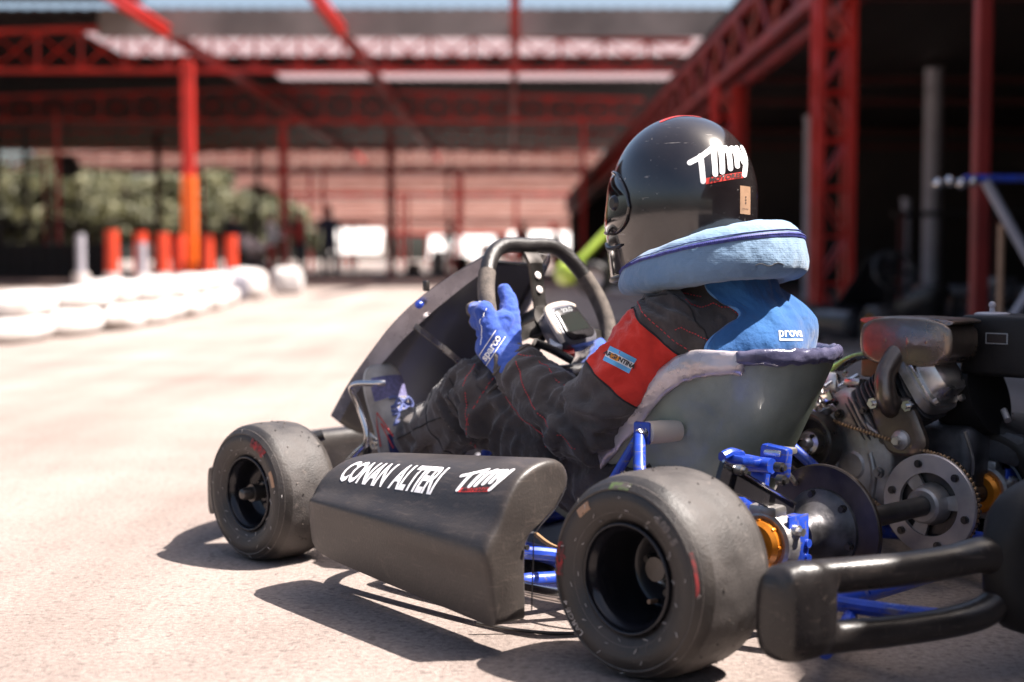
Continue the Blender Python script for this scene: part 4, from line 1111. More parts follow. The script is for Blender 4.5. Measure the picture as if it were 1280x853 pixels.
def make_driver():
    # ---- body: one continuous figure under the clothes
    caps = body_caps(.66)
    caps += [((-.03,.25,.46),.050,(-.03,.30,.56),.048), ((-.03,.325,.655),.082,(-.03,.330,.675),.085,(.92,1.08,1.12)), ((-.03,.385,.60),.038,(-.03,.37,.62),.05)]
    caps += [((-.03,.432,.645),.010,(-.03,.418,.67),.008), ((-.115,.33,.645),.014,(-.115,.325,.665),.012), ((.055,.33,.645),.014,(.055,.325,.665),.012)]
    hc = hand_caps(.82); caps += hc + mirror_caps(hc)
    caps += [(LWR,.022,LWR+V((0,.02,.01)),.020),(RWR,.022,RWR+V((.008,.02,.01)),.020)]
    for an in (LAN,RAN): caps += [(an,.020,an+V((.014,.090,-.030)),.016),(an+V((.014,.090,-.030)),.016,an+V((.014,.105,.04)),.013)]
    me = blob_mesh(caps, .0045, 4)
    body = link('person', me, None, 'skin'); body.location = KLOC; body.rotation_euler = (0,0,KROT)
    tag(body, 'child driver in black and red racing suit and glossy black helmet, gripping the steering wheel', 'person')
    # ---- race suit
    me = blob_mesh(body_caps(1.0), .0050, 7)
    for v in me.vertices:
        pass
    nrm = [v.normal.copy() for v in me.vertices]
    for v, n in zip(me.vertices, nrm):
        p = v.co; a, b, i = limb_of(p); ax = (b-a).normalized(); t = seg_t(p,a,b); L_ = (b-a).length
        al = t*L_; perp = p-(a+ax*al)
        wq = V((noise.noise(p*9),noise.noise(p*9+V((5,0,0))),noise.noise(p*9+V((0,5,0)))))*1.5
        q = perp*7+ax*al*17+V((i*3.1,i*1.7,0))+wq
        q2 = perp*20+ax*al*34+wq*1.6
        f = noise.noise(q); f2 = noise.noise(q2)
        ridge = 1-abs(f)*2.6; ridge2 = 1-abs(f2)*2.4
        e0 = math.exp(-(t/.28)**2); e1 = math.exp(-((t-1)/.28)**2)
        amp = {0:.0065*(.6+.9*e1+.5*e0),1:.0070*(.55+1.0*e0+.7*e1),2:.006,3:.006,4:.0070*(.5+.6*e0+.9*e1),5:.0072*(.5+.9*e0+.8*e1),6:.006,7:.006,8:.0045}[i]
        d = amp*1.7*(ridge-.45)+amp*.75*(ridge2-.45)+.0012*noise.noise(p*80)
        v.co = p+n*d
    # clean boundaries for the red upper sleeves
    bm = bmesh.new(); bm.from_mesh(me)
    for (S,E) in ((LSH,LEL),(RSH,REL)):
        ax = (E-S).normalized()
        for tt in (.03,.53):
            c = S+(E-S)*tt
            fs = [f for f in bm.faces if (f.calc_center_median()-c).length < .11 and abs((f.calc_center_median()-c).dot(ax)) < .03]
            geom = set(fs)
            for f in fs: geom.update(f.edges); geom.update(f.verts)
            bmesh.ops.bisect_plane(bm, geom=list(geom), plane_co=c, plane_no=ax)
    for f in bm.faces:
        c = f.calc_center_median()
        for (S,E,sg) in ((LSH,LEL,-1),(RSH,REL,1)):
            t = seg_t(c,S,E)
            if .03 < t < .53 and seg_d(c,S,E) < .082 and sg*(c.x-(S.x)) > -.048-.02*t and seg_d(c,LHP,LKN) > .09 and seg_d(c,RHP,RKN) > .09: f.material_index = 1
    bm.to_mesh(me); bm.free()
    suit = link('race_suit', me, body, ['suit','red_cloth'], True, None)
    bv = bvh_of(me)
    # open cuffs
    def snap(p, off=.0010):
        h = bv.find_nearest(V(p)); return h[0]+h[1]*off
    def stitch(name, pts, m='stitch', dash=True, r=.0009, n=12, off=.0008):
        P = crom([V(p) for p in pts], n); P = [snap(p, off) for p in P]
        # even resample
        out = [P[0]]
        for p in P[1:]:
            while (p-out[-1]).length > .0026: out.append(out[-1]+(p-out[-1]).normalized()*.0026)
        b = MB()
        if dash:
            i = 0
            while i+1 < len(out): b.tube([out[i],out[i+1]], r, 5, 1); i += 2
        else: b.tube(out, r, 6, 1)
        return b.build(name, m, suit)
    def ring(S, E, t, rad, m='stitch_dark', dash=False, r=.0016, name='sleeve_seam', a0=0, a1=2*PI):
        ax = (E-S).normalized(); c = S+(E-S)*t; u = ax.orthogonal().normalized(); w = ax.cross(u); pts = []
        for i in range(49):
            a = a0+(a1-a0)*i/48; d = u*math.cos(a)+w*math.sin(a); h = bv.ray_cast(c+d*rad, -d, rad)
            if h[0] is not None: pts.append(h[0]+d*.0004)
        b = MB()
        if dash:
            for i in range(0,len(pts)-1):
                q = pts[i].lerp(pts[i+1],.6); b.tube([pts[i],q], r, 5, 1)
        else: b.tube(pts, r, 6, 1)
        b.build(name, m, suit)
    ring(LSH,LEL,.03,.10); ring(LSH,LEL,.53,.088); ring(LSH,LEL,-.03,.10,'stitch',True,.0008)
    ring(LEL,LWR,.97,.07,'suede',False,.0035,'cuff_binding'); ring(REL,RWR,.97,.07,'suede',False,.0035,'cuff_binding')
    ring(LKN,LAN,.10,.10,'stitch_dark',False,.0012,'knee_seam'); ring(LHP,LKN,.93,.11,'stitch',True,.0008,'knee_seam')
    ring(LKN,LAN,.55,.10,'stitch_dark',False,.0012,'shin_seam')
    X = lambda dx,dy,dz,b: V(b)+V((dx,dy,dz))
    stitch('arm_stitching', [X(-.05,-.03,-.02,LEL),X(-.055,.03,.02,LEL),X(-.05,.08,.06,LEL),X(-.03,.13,.12,LEL)])
    stitch('arm_stitching', [X(.0,-.01,.05,LEL),X(-.01,.05,.075,LEL),X(-.0,.10,.10,LEL),X(-.01,.14,.12,LEL)])
    stitch('leg_stitching', [X(-.05,-.02,.06,LKN),X(-.07,-.02,.02,LKN),X(-.07,-.03,-.05,LKN)])
    stitch('leg_stitching', [X(-.07,-.10,.0,LKN),X(-.075,-.16,-.04,LKN),X(-.08,-.22,-.08,LKN)])
    stitch('leg_seam', [X(-.06,-.02,-.01,LKN),X(-.06,.10,-.06,LKN),X(-.055,.20,-.10,LKN)], 'stitch_dark', False, .0014)
    stitch('shoulder_stitching', [(-.16,.22,.49),(-.12,.19,.49),(-.09,.17,.46),(-.09,.15,.42)])
    stitch('shoulder_stitching', [(-.20,.20,.44),(-.15,.16,.43),(-.10,.14,.42),(-.06,.13,.41)])
    stitch('shoulder_stitching', [(-.14,.34,.48),(-.135,.28,.505),(-.12,.22,.50)])
    stitch('shoulder_seam', [(-.19,.31,.47),(-.175,.25,.49),(-.16,.19,.46),(-.15,.15,.42),(-.16,.14,.38)], 'stitch_dark', False, .0016)
    stitch('shoulder_seam', [(.13,.25,.47),(.12,.19,.48),(.11,.14,.45),(.10,.12,.40)], 'stitch', False, .0010)
    # flag patch with its lettering
    pc = V((-.236,.348,.362)); du = (IR*.80-IU*.42).normalized(); dw = (IR*.42+IU*.80).normalized(); pc = pc
    u3 = du; w3 = dw
    C = LSH.lerp(LEL,.30)+V((-.045,.010,.004))
    base = link('flag_patch', decal(rect2d(.046,.026,.003), bv, C, u3, w3, IN, .0010), suit, 'patch_blue', True, None)
    link('flag_stripe', decal(rect2d(.046,.011,.003), bv, C, u3, w3, IN, .0014), base, 'patch_white', True, None)
    link('flag_sun', decal(strokes2d([[(-.0035,0),(.0035,0)]], .010, .01), bv, C+u3*-.009, u3, w3, IN, .0016), base, 'orange', True, None)
    link('flag_lettering', decal(text2d('ARGENTINA', .0095, 0, .0004, .01), bv, C, u3, w3, IN, .0020), base, 'ink_dark', True, None)
    # ---- helmet
    hm = empty('helmet', HC, 0, body)
    def hp(th, z, off=0):
        """th measured from straight ahead (+y) towards the left (-x)"""
        rad = 1/math.sqrt((math.sin(th)/.1185)**2+(math.cos(th)/.1385)**2)
        if z >= -.01: t = (z+.01)/.151; k = max(0,(1-t**2.25))**.5
        else: t = (-z-.01)/.13; k = 1-.085*t**2
        fwd = max(0,math.cos(th))
        y = rad*math.cos(th)*k; x = -rad*math.sin(th)*k
        if z < 0: y += .026*fwd**2*min(1,-z/.06)
        n = V((x/.127**2, y/.150**2, max(0,z)/.141**2*1.0)).normalized()
        HR = Matrix.Rotation(R(-15), 3, 'Z')
        return HR @ (V((x,y,z))+n*off)
    mb = MB(); rings = []
    zs = [.1408*math.sin(PI/2*(1-i/26)) for i in range(27)]+[-.01-.12*i/14 for i in range(0,15)]
    zs[0] = .1405
    for z in zs: rings.append([hp(2*PI*k/96, z-(.012*math.cos(2*PI*k/96) if z < -.12 else 0)) for k in range(96)])
    mb.loft(rings, cap=False)
    top = mb.bm.verts.new(V((0,0,.1411))); mb.bm.verts.ensure_lookup_table()
    for k in range(96): mb.bm.faces.new([mb.bm.verts[k], mb.bm.verts[(k+1) % 96], top])
    me = mb.mesh('helmet_shell'); shell = link('helmet_shell', me, hm, 'helmet', True, None)
    hbv = bvh_of(me)
    md = shell.modifiers.new('s','SOLIDIFY'); md.thickness = .006; md.offset = -1; bake(shell); shell.data.polygons.foreach_set('use_smooth',[True]*len(shell.data.polygons))
    b = MB(); b.tube([hp(2*PI*k/72, -.130-.012*math.cos(2*PI*k/72)*1.0, -.002) for k in range(72)], .0055, 10, 1, closed=True); b.build('edge_trim', 'helmet_trim', hm)
    # visor with rounded ends and its raised rim
    def vis(u, v):
        th = R(96)*u; zc = -.002-.014*(abs(u)**2); hh = .052*(1-max(0,abs(u)-.62)**2/.1444*.999)**.5 if abs(u) > .62 else .052
        return th, zc+hh*v
    b = MB(); nu, nv = 64, 14; vs = []; fs = []
    for i in range(nu+1):
        for j in range(nv+1):
            u = -1+2*i/nu; v = -1+2*j/nv; th, z = vis(u,v); vs.append(hp(th,z,.0055-.0035*max(abs(u)**8,abs(v)**4)))
    for i in range(nu):
        for j in range(nv): fs.append([i*(nv+1)+j,(i+1)*(nv+1)+j,(i+1)*(nv+1)+j+1,i*(nv+1)+j+1])
    b.add(vs, fs); vz = b.build('visor', 'visor', hm, None)
    loop = [vis(-1+2*i/60,1) for i in range(61)]+[vis(1-2*i/60,-1) for i in range(61)]
    b = MB(); b.tube([hp(t_,z_,.002) for t_,z_ in loop], .0028, 8, 1, closed=True); b.build('visor_rim', 'helmet', vz)
    for sg in (-1,1):
        b = MB(); c = hp(sg*R(76), -.008, .004); n = V((c.x,c.y*.6,0)).normalized(); b.lathe([(0,.006),(.009,.006),(.013,.003),(.014,0),(0,0)], c, n, 24); b.build('visor_pivot', 'helmet_trim', vz)
        b = MB(); b.tube([hp(sg*R(40),-.075,.002),hp(sg*R(62),-.085,.004),hp(sg*R(84),-.078,.002)], [.002,.0042,.002], 10, 5); b.build('chin_vent', 'helmet_trim', hm)
    b = MB(); b.box(hp(0,-.085,.004),(.07,.012,.018),None,.004); b.build('chin_vent', 'helmet_trim', hm)
    class _H: pass
    g = empty('helmet_logo', (0,0,0), 0, hm)
    cc = IR*.044+IU*.047
    ur = (IR*.99+IU*.08); ww = IU*1.0-IR*.03
    nn = (IN*.78+IR*.5+IU*.36).normalized()
    def proj(u_, w_, z_, C_=cc, U_=ur, W_=ww, n_=IN):
        o = C_+U_*u_+W_*w_+n_*.3; h = hbv.ray_cast(o, -n_, .6)
        if h[0] is None: h = hbv.find_nearest(C_+U_*u_+W_*w_+n_*.1)
        return h[0]+h[1]*(0.0+z_)
    logo_timy(lambda x,y,z: proj(x,y,z), .086, hm)
    st = decal(rect2d(.020,.046,.003), hbv, IR*.090+IU*-.012, IR, IU, IN, .0008, .7); sk = link('approval_sticker', st, hm, 'sticker', True, None)
    link('sticker_lettering', decal(text2d('- - -', .008, 0, .0005, .01), hbv, IR*.090+IU*-.012, IU, IR*-1, IN, .0014, .7), sk, 'ink_dark', True, None)
    link('sticker_lettering', decal(text2d('- - - -', .005, 0, .0003, .01), hbv, IR*.090+IU*-.026, IR, IU, IN, .0014, .7), sk, 'ink_dark', True, None)
    rs = strokes2d([[(-.03,-.004),(0,.003),(.03,-.002)]], .012, .004)
    link('red_top_mark', decal(rs, hbv, V((0,0,.13))+IN*.022-IR*.008, IR, IN*-1, (0,0,1), .0008, .4), hm, 'red_ink', True, None)
    # ---- padded neck collar, open at the front
    CC = V((-.042,.268,.012)); colr = empty('neck_collar', (0,0,0), 0, body)
    def col_c(a):            # a: 0 back .. +-1 front ends
        th = a*R(152); rx, ry = .110, .118
        p = V((-math.sin(th)*-1*rx, -math.cos(th)*ry, 0))
        z = .548-.044*(1-math.cos(th))/2*1.15+.006*math.cos(th)
        return CC+V((p.x,p.y,z)), V((math.sin(th),-math.cos(th),0)), th
    def col_pt(a, ph, off=0):
        c, o, th = col_c(a); e = 1-abs(a)**7; hh = (.047-.020*(1-math.cos(th))/2)*(.25+.75*e**.5); w = (.042-.008*(1-math.cos(th))/2)*(.25+.75*e**.5)
        ca, sa = math.cos(ph), math.sin(ph)
        rr = w*math.copysign(abs(ca)**.75,ca); zz = hh*math.copysign(abs(sa)**.75,sa)
        tilt = .20
        rr2 = rr - zz*tilt + (.006 if ca > 0 else 0)
        q = c+o*rr2+V((0,0,zz+rr*.10))
        nrm = (o*ca+V((0,0,sa))).normalized()
        d = .0022*noise.noise(q*28)+.0012*noise.noise(q*70)
        return q+nrm*(off+d)
    b = MB(); b.loft([[col_pt(-1+2*i/110, 2*PI*k/40) for k in range(40)] for i in range(111)]); collar = b.build('collar_padding', 'denim', colr, None)
    def band(name, ph0, ph1, m, off, a0=-.985, a1=.985, n=120):
        b = MB(); vs = []; fs = []
        for i in range(n+1):
            for j in range(5): vs.append(col_pt(a0+(a1-a0)*i/n, ph0+(ph1-ph0)*j/4, off+(.0012 if 0 < j < 4 else 0)))
        for i in range(n):
            for j in range(4): fs.append([i*5+j,i*5+j+1,i*5+j+6,i*5+j+5])
        b.add(vs,fs); return b.build(name, m, colr, None, False)
    band('zip', R(13), R(23), 'zip', .0012); band('piping', R(27), R(29), 'zip', .0008)
    b = MB()
    for i in range(260):
        b.sphere(col_pt(-.98+1.96*i/259, R(18), .0030), .0013, (1,1,1), 1)
    b.build('zip_teeth', 'zip', colr)['kind'] = 'stuff'
    b = MB(); b.tube([col_pt(-.18+i*.012, R(-28+3*math.sin(i)), .0006) for i in range(12)], .0007, 5, 2); b.build('pen_mark', 'ink_dark', colr)
    # ---- blue vest over the back of the suit
    vc = V((-.03,.245,0)); vs = []; fs = []; nz_, na_ = 34, 64
    for j in range(nz_+1):
        z = .355+(.530-.355)*j/nz_
        ll = (74 if z > .462 else 64)-(36 if z > .462 else 26)*math.exp(-((z-.462)/.026)**2); lr = 70-10*math.exp(-((z-.47)/.03)**2)
        for i in range(na_+1):
            u = -1+2*i/na_; a = R(ll*u) if u < 0 else R(lr*u)
            d = V((math.sin(a),-math.cos(a),0)); o = vc+V((0,0,z))+d*.4
            h = bv.ray_cast(o, -d, .4); p = h[0] if h[0] is not None else vc+V((0,0,z))+d*.1
            vs.append([p, d, u, z])
    # relax the cloth a little so that it hangs over the folds
    P = [v[0].copy() for v in vs]; W = na_+1
    rad = [ (P[k]-vc-V((0,0,vs[k][3]))).length for k in range(len(vs))]
    for it in range(14):
        r2 = rad[:]
        for j in range(1,nz_):
            for i in range(1,na_):
                k = j*W+i; r2[k] = max(rad[k]-.0004, (rad[k-1]+rad[k+1]+rad[k-W]+rad[k+W])/4)
        rad = r2
    b = MB(); V_ = []
    for k,(p,d,u,z) in enumerate(vs):
        o = .009+.0045*noise.noise(V((u*3.1,z*16,2)))+.002*noise.noise(V((u*9,z*50,5)))
        V_.append(vc+V((0,0,z))+d*(rad[k]+o))
    for j in range(nz_):
        for i in range(na_): fs.append([j*W+i,j*W+i+1,(j+1)*W+i+1,(j+1)*W+i])
    b.add(V_, fs); vest = b.build('vest', 'vest', body, None)
    md = vest.modifiers.new('s','SOLIDIFY'); md.thickness = .005; md.offset = -1; bake(vest); vb = bvh_of(vest.data); vest.data.polygons.foreach_set('use_smooth',[True]*len(vest.data.polygons))
    b = MB(); b.tube([V_[j*W] for j in range(nz_+1)], .0028, 8, 1); b.build('vest_binding', 'vest_edge', vest)
    b = MB(); b.tube([V_[j*W+na_] for j in range(nz_+1)], .0028, 8, 1); b.build('vest_binding', 'vest_edge', vest)
    C = V((-.030,.110,.432))
    lt = link('vest_lettering', decal(text2d('prova', .021, 0, .0003, .003), vb, C, IR, IU, IN, .0012), vest, 'white_ink', True, None)
    link('vest_underline', decal(rect2d(.046,.003,.002), vb, C+IU*-.0115, IR, IU, IN, .0012), vest, 'white_ink', True, None)
    # ---- gloves
    def glove(caps, sg):
        me = blob_mesh([c for c in caps], .0024, 4)
        for v in me.vertices:
            p = v.co; v.co = p+v.normal*(.0010*noise.noise(p*110)+.0012*noise.noise(V((p.x*40,p.y*130,p.z*130))))
        G = [sw(-sg*-.150 if sg > 0 else -.150, b_) for b_ in (.0,-.02,-.043,-.064)]
        for p in me.polygons:
            c = p.center
            dmin = min((c-g_).length for g_ in G)
            if c.y > G[0].y+.012-(c.z-G[0].z)*.0 and dmin < .05 or dmin < .0195: p.material_index = 1
        return link('glove', me, body, ['glove','suede'], True, None)
    hc = hand_caps(1.2)
    cuff = [(LWR+V((-.001,-.012,-.008)),.042,LWR+V((-.002,.012,.008)),.036)]
    gl = glove(hc+cuff, -1); gbv = bvh_of(gl.data)
    mh = mirror_caps(hc)
    glove(mh+[(RWR,.042,RWR+V((.005,.02,.01)),.036)], 1)
    C = LWR+V((-.022,.022,.022))-IR*.010+IU*.010; u3 = (IR*.55+IU*.83).normalized(); w3 = (IR*-.83+IU*.55).normalized()
    sb = link('wrist_strap', decal(rect2d(.062,.021,.002), gbv, C, u3, w3, IN, .0014), gl, 'glove', True, None)
    for s_ in (-1,1):
        link('strap_piping', decal(rect2d(.062,.0015,.002), gbv, C+w3*.0100*s_, u3, w3, IN, .0024), sb, 'white_ink', True, None)
    link('strap_lettering', decal(text2d('sparco', .0185, .1, .0006, .006), gbv, C, u3, w3, IN, .0026), sb, 'white_ink', True, None)
    b = MB()
    P = [gbv.find_nearest(p)[0] for p in crom([sw(-.176,.022,.012), sw(-.180,.004,.02), sw(-.186,-.022,.020), sw(-.192,-.045,.012), sw(-.190,-.066,.004)],5)]
    b.tube(P, .0012, 6, 1); b.build('glove_piping', 'white_ink', gl)
    # ---- shoes
    def shoe(an, side):
        H = an+V((.014,.086,-.070)); A = V((0,.26,.965)).normalized(); N = V((0,-.965,.26)).normalized(); X = V((1,0,0)); Ln = .205
        WS = 1.14; rows = [(-.02,.018,.030,.028),(.0,.026,.040,.045),(.06,.030,.058,.060),(.16,.031,.072,.070),(.30,.031,.074,.070),(.42,.033,.066,.060),(.55,.037,.056,.052),(.70,.041,.048,.044),(.83,.040,.041,.038),(.93,.033,.034,.032),(.985,.021,.024,.024),(1.0,.009,.014,.014)]
        rings = []
        for t,w,h,h2 in rows:
            w *= WS
            c = H+A*(t*Ln); rg = []
            for k in range(32):
                a = 2*PI*k/32; ca, sa = math.cos(a), math.sin(a)
                x = w*math.copysign(abs(ca)**.75,ca)*(1-.28*max(0,sa)); z = (h*.80*max(0,sa)**.8 if sa > 0 else -.017*abs(sa)**.45)
                rg.append(c+X*x+N*(z))
            rings.append(rg)
        b = MB(); b.loft(rings); me = b.mesh('shoe')
        o = link('shoe', me, body, ['shoe_suede','shoe_mesh','navy','sole'], True, None)
        md = o.modifiers.new('s','SUBSURF'); md.levels = 2; md.render_levels = 2; bake(o)
        for p in o.data.polygons:
            d = p.center-H; t = d.dot(A)/Ln; nh = d.dot(N); x = abs(d.dot(X))
            if nh < -.004: m_ = 3
            elif t < .30: m_ = 2 if nh > .02 else 0
            elif .62 < t < .86 and nh > .012: m_ = 1
            else: m_ = 0
            p.material_index = m_
            p.use_smooth = True
        sbv = bvh_of(o.data)
        q = MB()
        for i in range(6):
            t = .34+i*.055; c = H+A*(t*Ln); pts = []
            for j in range(9):
                u = -1+j/4; base = c+X*(u*.024)+N*.09+A*(.004*math.sin(i*2+u*3)); h = sbv.ray_cast(base, -N, .2)
                if h[0] is not None: pts.append(h[0]+N*(.003+.0015*math.sin(i+u*4)))
            if len(pts) > 2: q.tube(pts, .0030, 8, 3)
        c = sbv.ray_cast(H+A*(.56*Ln)+N*.12, -N, .3)[0]
        for s_ in (-1,1):
            q.tube([c,c+X*s_*.012+N*.008+A*.01,c+X*s_*.022+N*.006-A*.002,c+X*s_*.014+N*.004-A*.012,c+N*.002], .0026, 8, 5)
            q.tube([c,c+X*s_*.010+N*.006-A*.014,c+X*s_*.022+N*.002-A*.03,c+X*s_*.026-N*.004-A*.040], .0024, 8, 5)
        q.build('laces', 'lace', o)
        zz = [( -.002,.0),(-.010,.30),(-.016,.05),(-.022,.36),(-.026,.10)]
        pts = []
        for nh, t in ((.030,.16),(.014,.42),(.036,.26),(.012,.52),(.004,.40),(.002,.2)):
            h = sbv.ray_cast(H+A*(t*Ln)+N*nh-X*.1, X, .2)
            if h[0] is not None: pts.append(h[0]-X*.0006)
        if len(pts) > 2:
            q = MB(); q.tube(pts, .0012, 6, 1); q.build('red_piping', 'red_ink', o)
        q = MB(); pts = []
        for k in range(25):
            a = PI*k/24; base = H+A*((.60+.05*math.sin(a))*Ln)+X*(.040*math.cos(a)); h = sbv.find_nearest(base+N*(.06*math.sin(a)))
            pts.append(h[0]+N*.0004)
        q.tube(pts, .0012, 6, 1); q.build('shoe_seam', 'shoe_suede', o)
        q = MB(); q.tube([H+A*(.18*Ln)+X*.030+N*.045, H+A*(.22*Ln)+X*.0+N*.074, H+A*(.18*Ln)-X*.030+N*.045], .005, 10, 5); q.build('shoe_collar', 'pale_sheet', o)
        return o
    shoe(LAN,-1); shoe(RAN,1)
    return body

# ------------------------------------------------------------------ surroundings (world axes: x right, y away, z up)
def truss(name, x0, x1, y, zb, zt, m, label, grp, apex=None, step=.85):
    o = empty(name, ((x0+x1)/2, y, zb)); O = V(o.location)
    ztf = lambda x: zt if apex is None else zt - (abs(x-apex)*.030)
    b = MB(); b.box(V(((x0+x1)/2,y,zb))-O, (x1-x0,.10,.09)); b.build('bottom_chord', m, o, 20)
    b = MB()
    n = 16
    xs = [x0+(x1-x0)*i/n for i in range(n+1)]
    b.loft([[V((x,y-.05,ztf(x)-.045))-O,V((x,y+.05,ztf(x)-.045))-O,V((x,y+.05,ztf(x)+.045))-O,V((x,y-.05,ztf(x)+.045))-O] for x in xs]); b.build('top_chord', m, o, 20)
    b = MB(); n = int((x1-x0)/step)
    for i in range(n):
        a = x0+(x1-x0)*i/n; c = x0+(x1-x0)*(i+1)/n
        b.tube([V((a,y,zb+.03))-O, V((c,y,ztf(c)-.03))-O], .022, 5, 1); b.tube([V((a,y-.03,ztf(a)-.03))-O, V((c,y-.03,zb+.03))-O], .022, 5, 1)
        b.tube([V((a,y,zb+.03))-O, V((a,y,ztf(a)-.03))-O], .035, 5, 1)
    w = b.build('web_bars', m, o, 20); w['kind'] = 'stuff'
    return tag(o, label, 'roof truss', grp)

def column(name, x, y, h, w, m, label, grp=None, base=None):
    o = empty(name, (x,y,0))
    b = MB(); b.box((0,0,h/2),(w,w,h),None,.012,1); b.build('shaft', m, o, 20)
    b = MB(); b.box((0,0,.012),(w*2,w*2,.024)); b.build('base_plate', m, o, 20)
    if base:
        b = MB(); b.box((0,0,base/2+.02),(w*1.15,w*1.15,base),None,.01,1); b.build('painted_sunlight', 'sunlit_orange', o, 20)  # orange sleeve paints the sunlight on the lower part of the shaft
    return tag(o, label, 'column', grp)

def lattice(x, y, h, w, label):
    o = empty('lattice_column', (x,y,0))
    for sx in (-1,1):
        for sy in (-1,1):
            b = MB(); b.box((sx*w/2,sy*w/2,h/2),(.058,.04,h)); b.build('chord', 'red_steel', o, 20)
    n = int(h/.36); b = MB()
    for i in range(n):
        z0 = h*i/n; z1 = h*(i+1)/n
        for sy in (-1,1):
            b.tube([V((-w/2,sy*w/2,z0)),V((w/2,sy*w/2,z1))] if i % 2 else [V((w/2,sy*w/2,z0)),V((-w/2,sy*w/2,z1))], .012, 6, 1)
            b.tube([V((-w/2,sy*w/2,z0)),V((w/2,sy*w/2,z0))], .013, 6, 1)
        for sx in (-1,1):
            b.tube([V((sx*w/2,-w/2,z0)),V((sx*w/2,w/2,z1))], .016, 6, 1)
    b.build('lacing', 'red_steel', o, 20)
    b = MB(); b.box((0,0,.10),(w*1.35,w*1.35,.20),None,.02); b.build('footing', 'red_steel', o)
    return tag(o, label, 'column', 'red lattice columns along the shed eave')

def sheet_roof(name, x0, x1, y0, y1, z0, z1, m, label, cat, parent=None, corr=.09, along='x', th=.03):
    """corrugated sheet; height z0 at y0, z1 at y1"""
    mb = MB(); n = max(2,int((x1-x0)/corr)); vs = []; fs = []
    for i in range(n+1):
        x = x0+(x1-x0)*i/n; dz = .018*(1 if i % 2 else -1)
        vs += [V((x,y0,z0+dz)),V((x,y1,z1+dz)),V((x,y0,z0+dz+th)),V((x,y1,z1+dz+th))]
    for i in range(n):
        a = i*4; c = a+4
        fs += [[a,a+1,c+1,c],[a+2,c+2,c+3,a+3],[a,c,c+2,a+2],[a+1,a+3,c+3,c+1]]
    fs += [[0,2,3,1],[n*4,n*4+1,n*4+3,n*4+2]]
    mb.add(vs, fs); o = mb.build(name, m, parent, 20)
    if label: tag(o, label, cat)
    return o

def tree(x, y, h, r, seed, label):
    rnd = random.Random(seed); o = empty('broadleaf_tree', (x,y,0))
    b = MB(); b.tube([V((0,0,0)),V((.1*rnd.uniform(-1,1),0,h*.3)),V((.3*rnd.uniform(-1,1),0,h*.6))], [.2,.15,.08], 8, 4)
    cl = []
    for i in range(13):
        a = 2*PI*i/13+rnd.random(); d = r*rnd.uniform(.25,1.05); z = h*rnd.uniform(.30,1.0)
        c = V((d*math.cos(a), d*math.sin(a), z)); cl.append((c, r*rnd.uniform(.16,.42)))
        b.tube([V((0,0,h*rnd.uniform(.25,.5))), c*.5+V((0,0,z*.35)), c], [.07,.05,.02], 6, 3)
    cl.append((V((0,0,h*.85)), r*.5)); cl.append((V((0,0,h*.6)), r*.6))
    b.build('trunk', 'bark', o)
    b = MB(); vs = []; fs = []
    for c, cr_ in cl:
        for k in range(int(520*cr_*cr_)+160):
            d = V((rnd.gauss(0,1),rnd.gauss(0,1),rnd.gauss(0,1))).normalized()*cr_*rnd.random()**.45; d.z *= .75
            p = c+d; s = rnd.uniform(.07,.17); u = V((rnd.gauss(0,1),rnd.gauss(0,1),rnd.gauss(0,1))).normalized(); w = u.orthogonal().normalized()*s*.6; u *= s
            i = len(vs); vs += [p-u,p+w,p+u,p-w]; fs.append([i,i+1,i+2,i+3])
    b.add(vs, fs); b.build('crown', 'leaf', o, None, False)
    return tag(o, label, 'tree', 'trees beyond the left fence')

def person(x, y, rz, h, top, low, label, pose=0):
    k = h/1.72
    caps = [((0,0,.95),.13,(0,0,1.35),.15,(1.15,.8,1)),((-.17,0,1.38),.065,(.17,0,1.38),.065),((0,0,1.42),.055,(0,.01,1.52),.05),((0,.01,1.60),.095,(0,.015,1.64),.09),
            ((-.09,0,.92),.09,(-.11,.03,.50),.065),((-.11,.03,.50),.062,(-.11,-.02,.09),.042),((-.11,-.02,.05),.042,(-.12,.13,.035),.034),
            ((.09,0,.92),.09,(.12,-.05,.50),.065),((.12,-.05,.50),.062,(.12,-.12,.09),.042),((.12,-.12,.05),.042,(.13,.03,.035),.034)]
    if pose == 0: arms = [(-.20,0,1.36),(-.27,.0,1.10),(-.25,.12,.88)],[(.20,0,1.36),(.27,-.02,1.10),(.26,.06,.86)]
    else: arms = [(-.20,0,1.36),(-.30,.10,1.14),(-.10,.30,1.20)],[(.20,0,1.36),(.30,.08,1.12),(.12,.28,1.10)]
    for A in arms:
        caps += [(A[0],.052,A[1],.042),(A[1],.042,A[2],.032),(A[2],.034,tuple(V(A[2])+(V(A[2])-V(A[1])).normalized()*.09),.024)]
    me = blob_mesh(caps, .018, 3)
    for p in me.polygons:
        z = p.center.z; c = p.center
        p.material_index = 2 if z > 1.47 or (math.hypot(c.x,c.y) > .26 and False) else (0 if z > .93 else 1)
        if z > 1.60 and c.y < .06 or z > 1.69: p.material_index = 3
    o = link('person', me, None, [top, low, 'skin', 'ink_dark'], True, None); o.location = (x,y,0); o.rotation_euler = (0,0,rz); o.scale = (k,k,k)
    return tag(o, label, 'person')

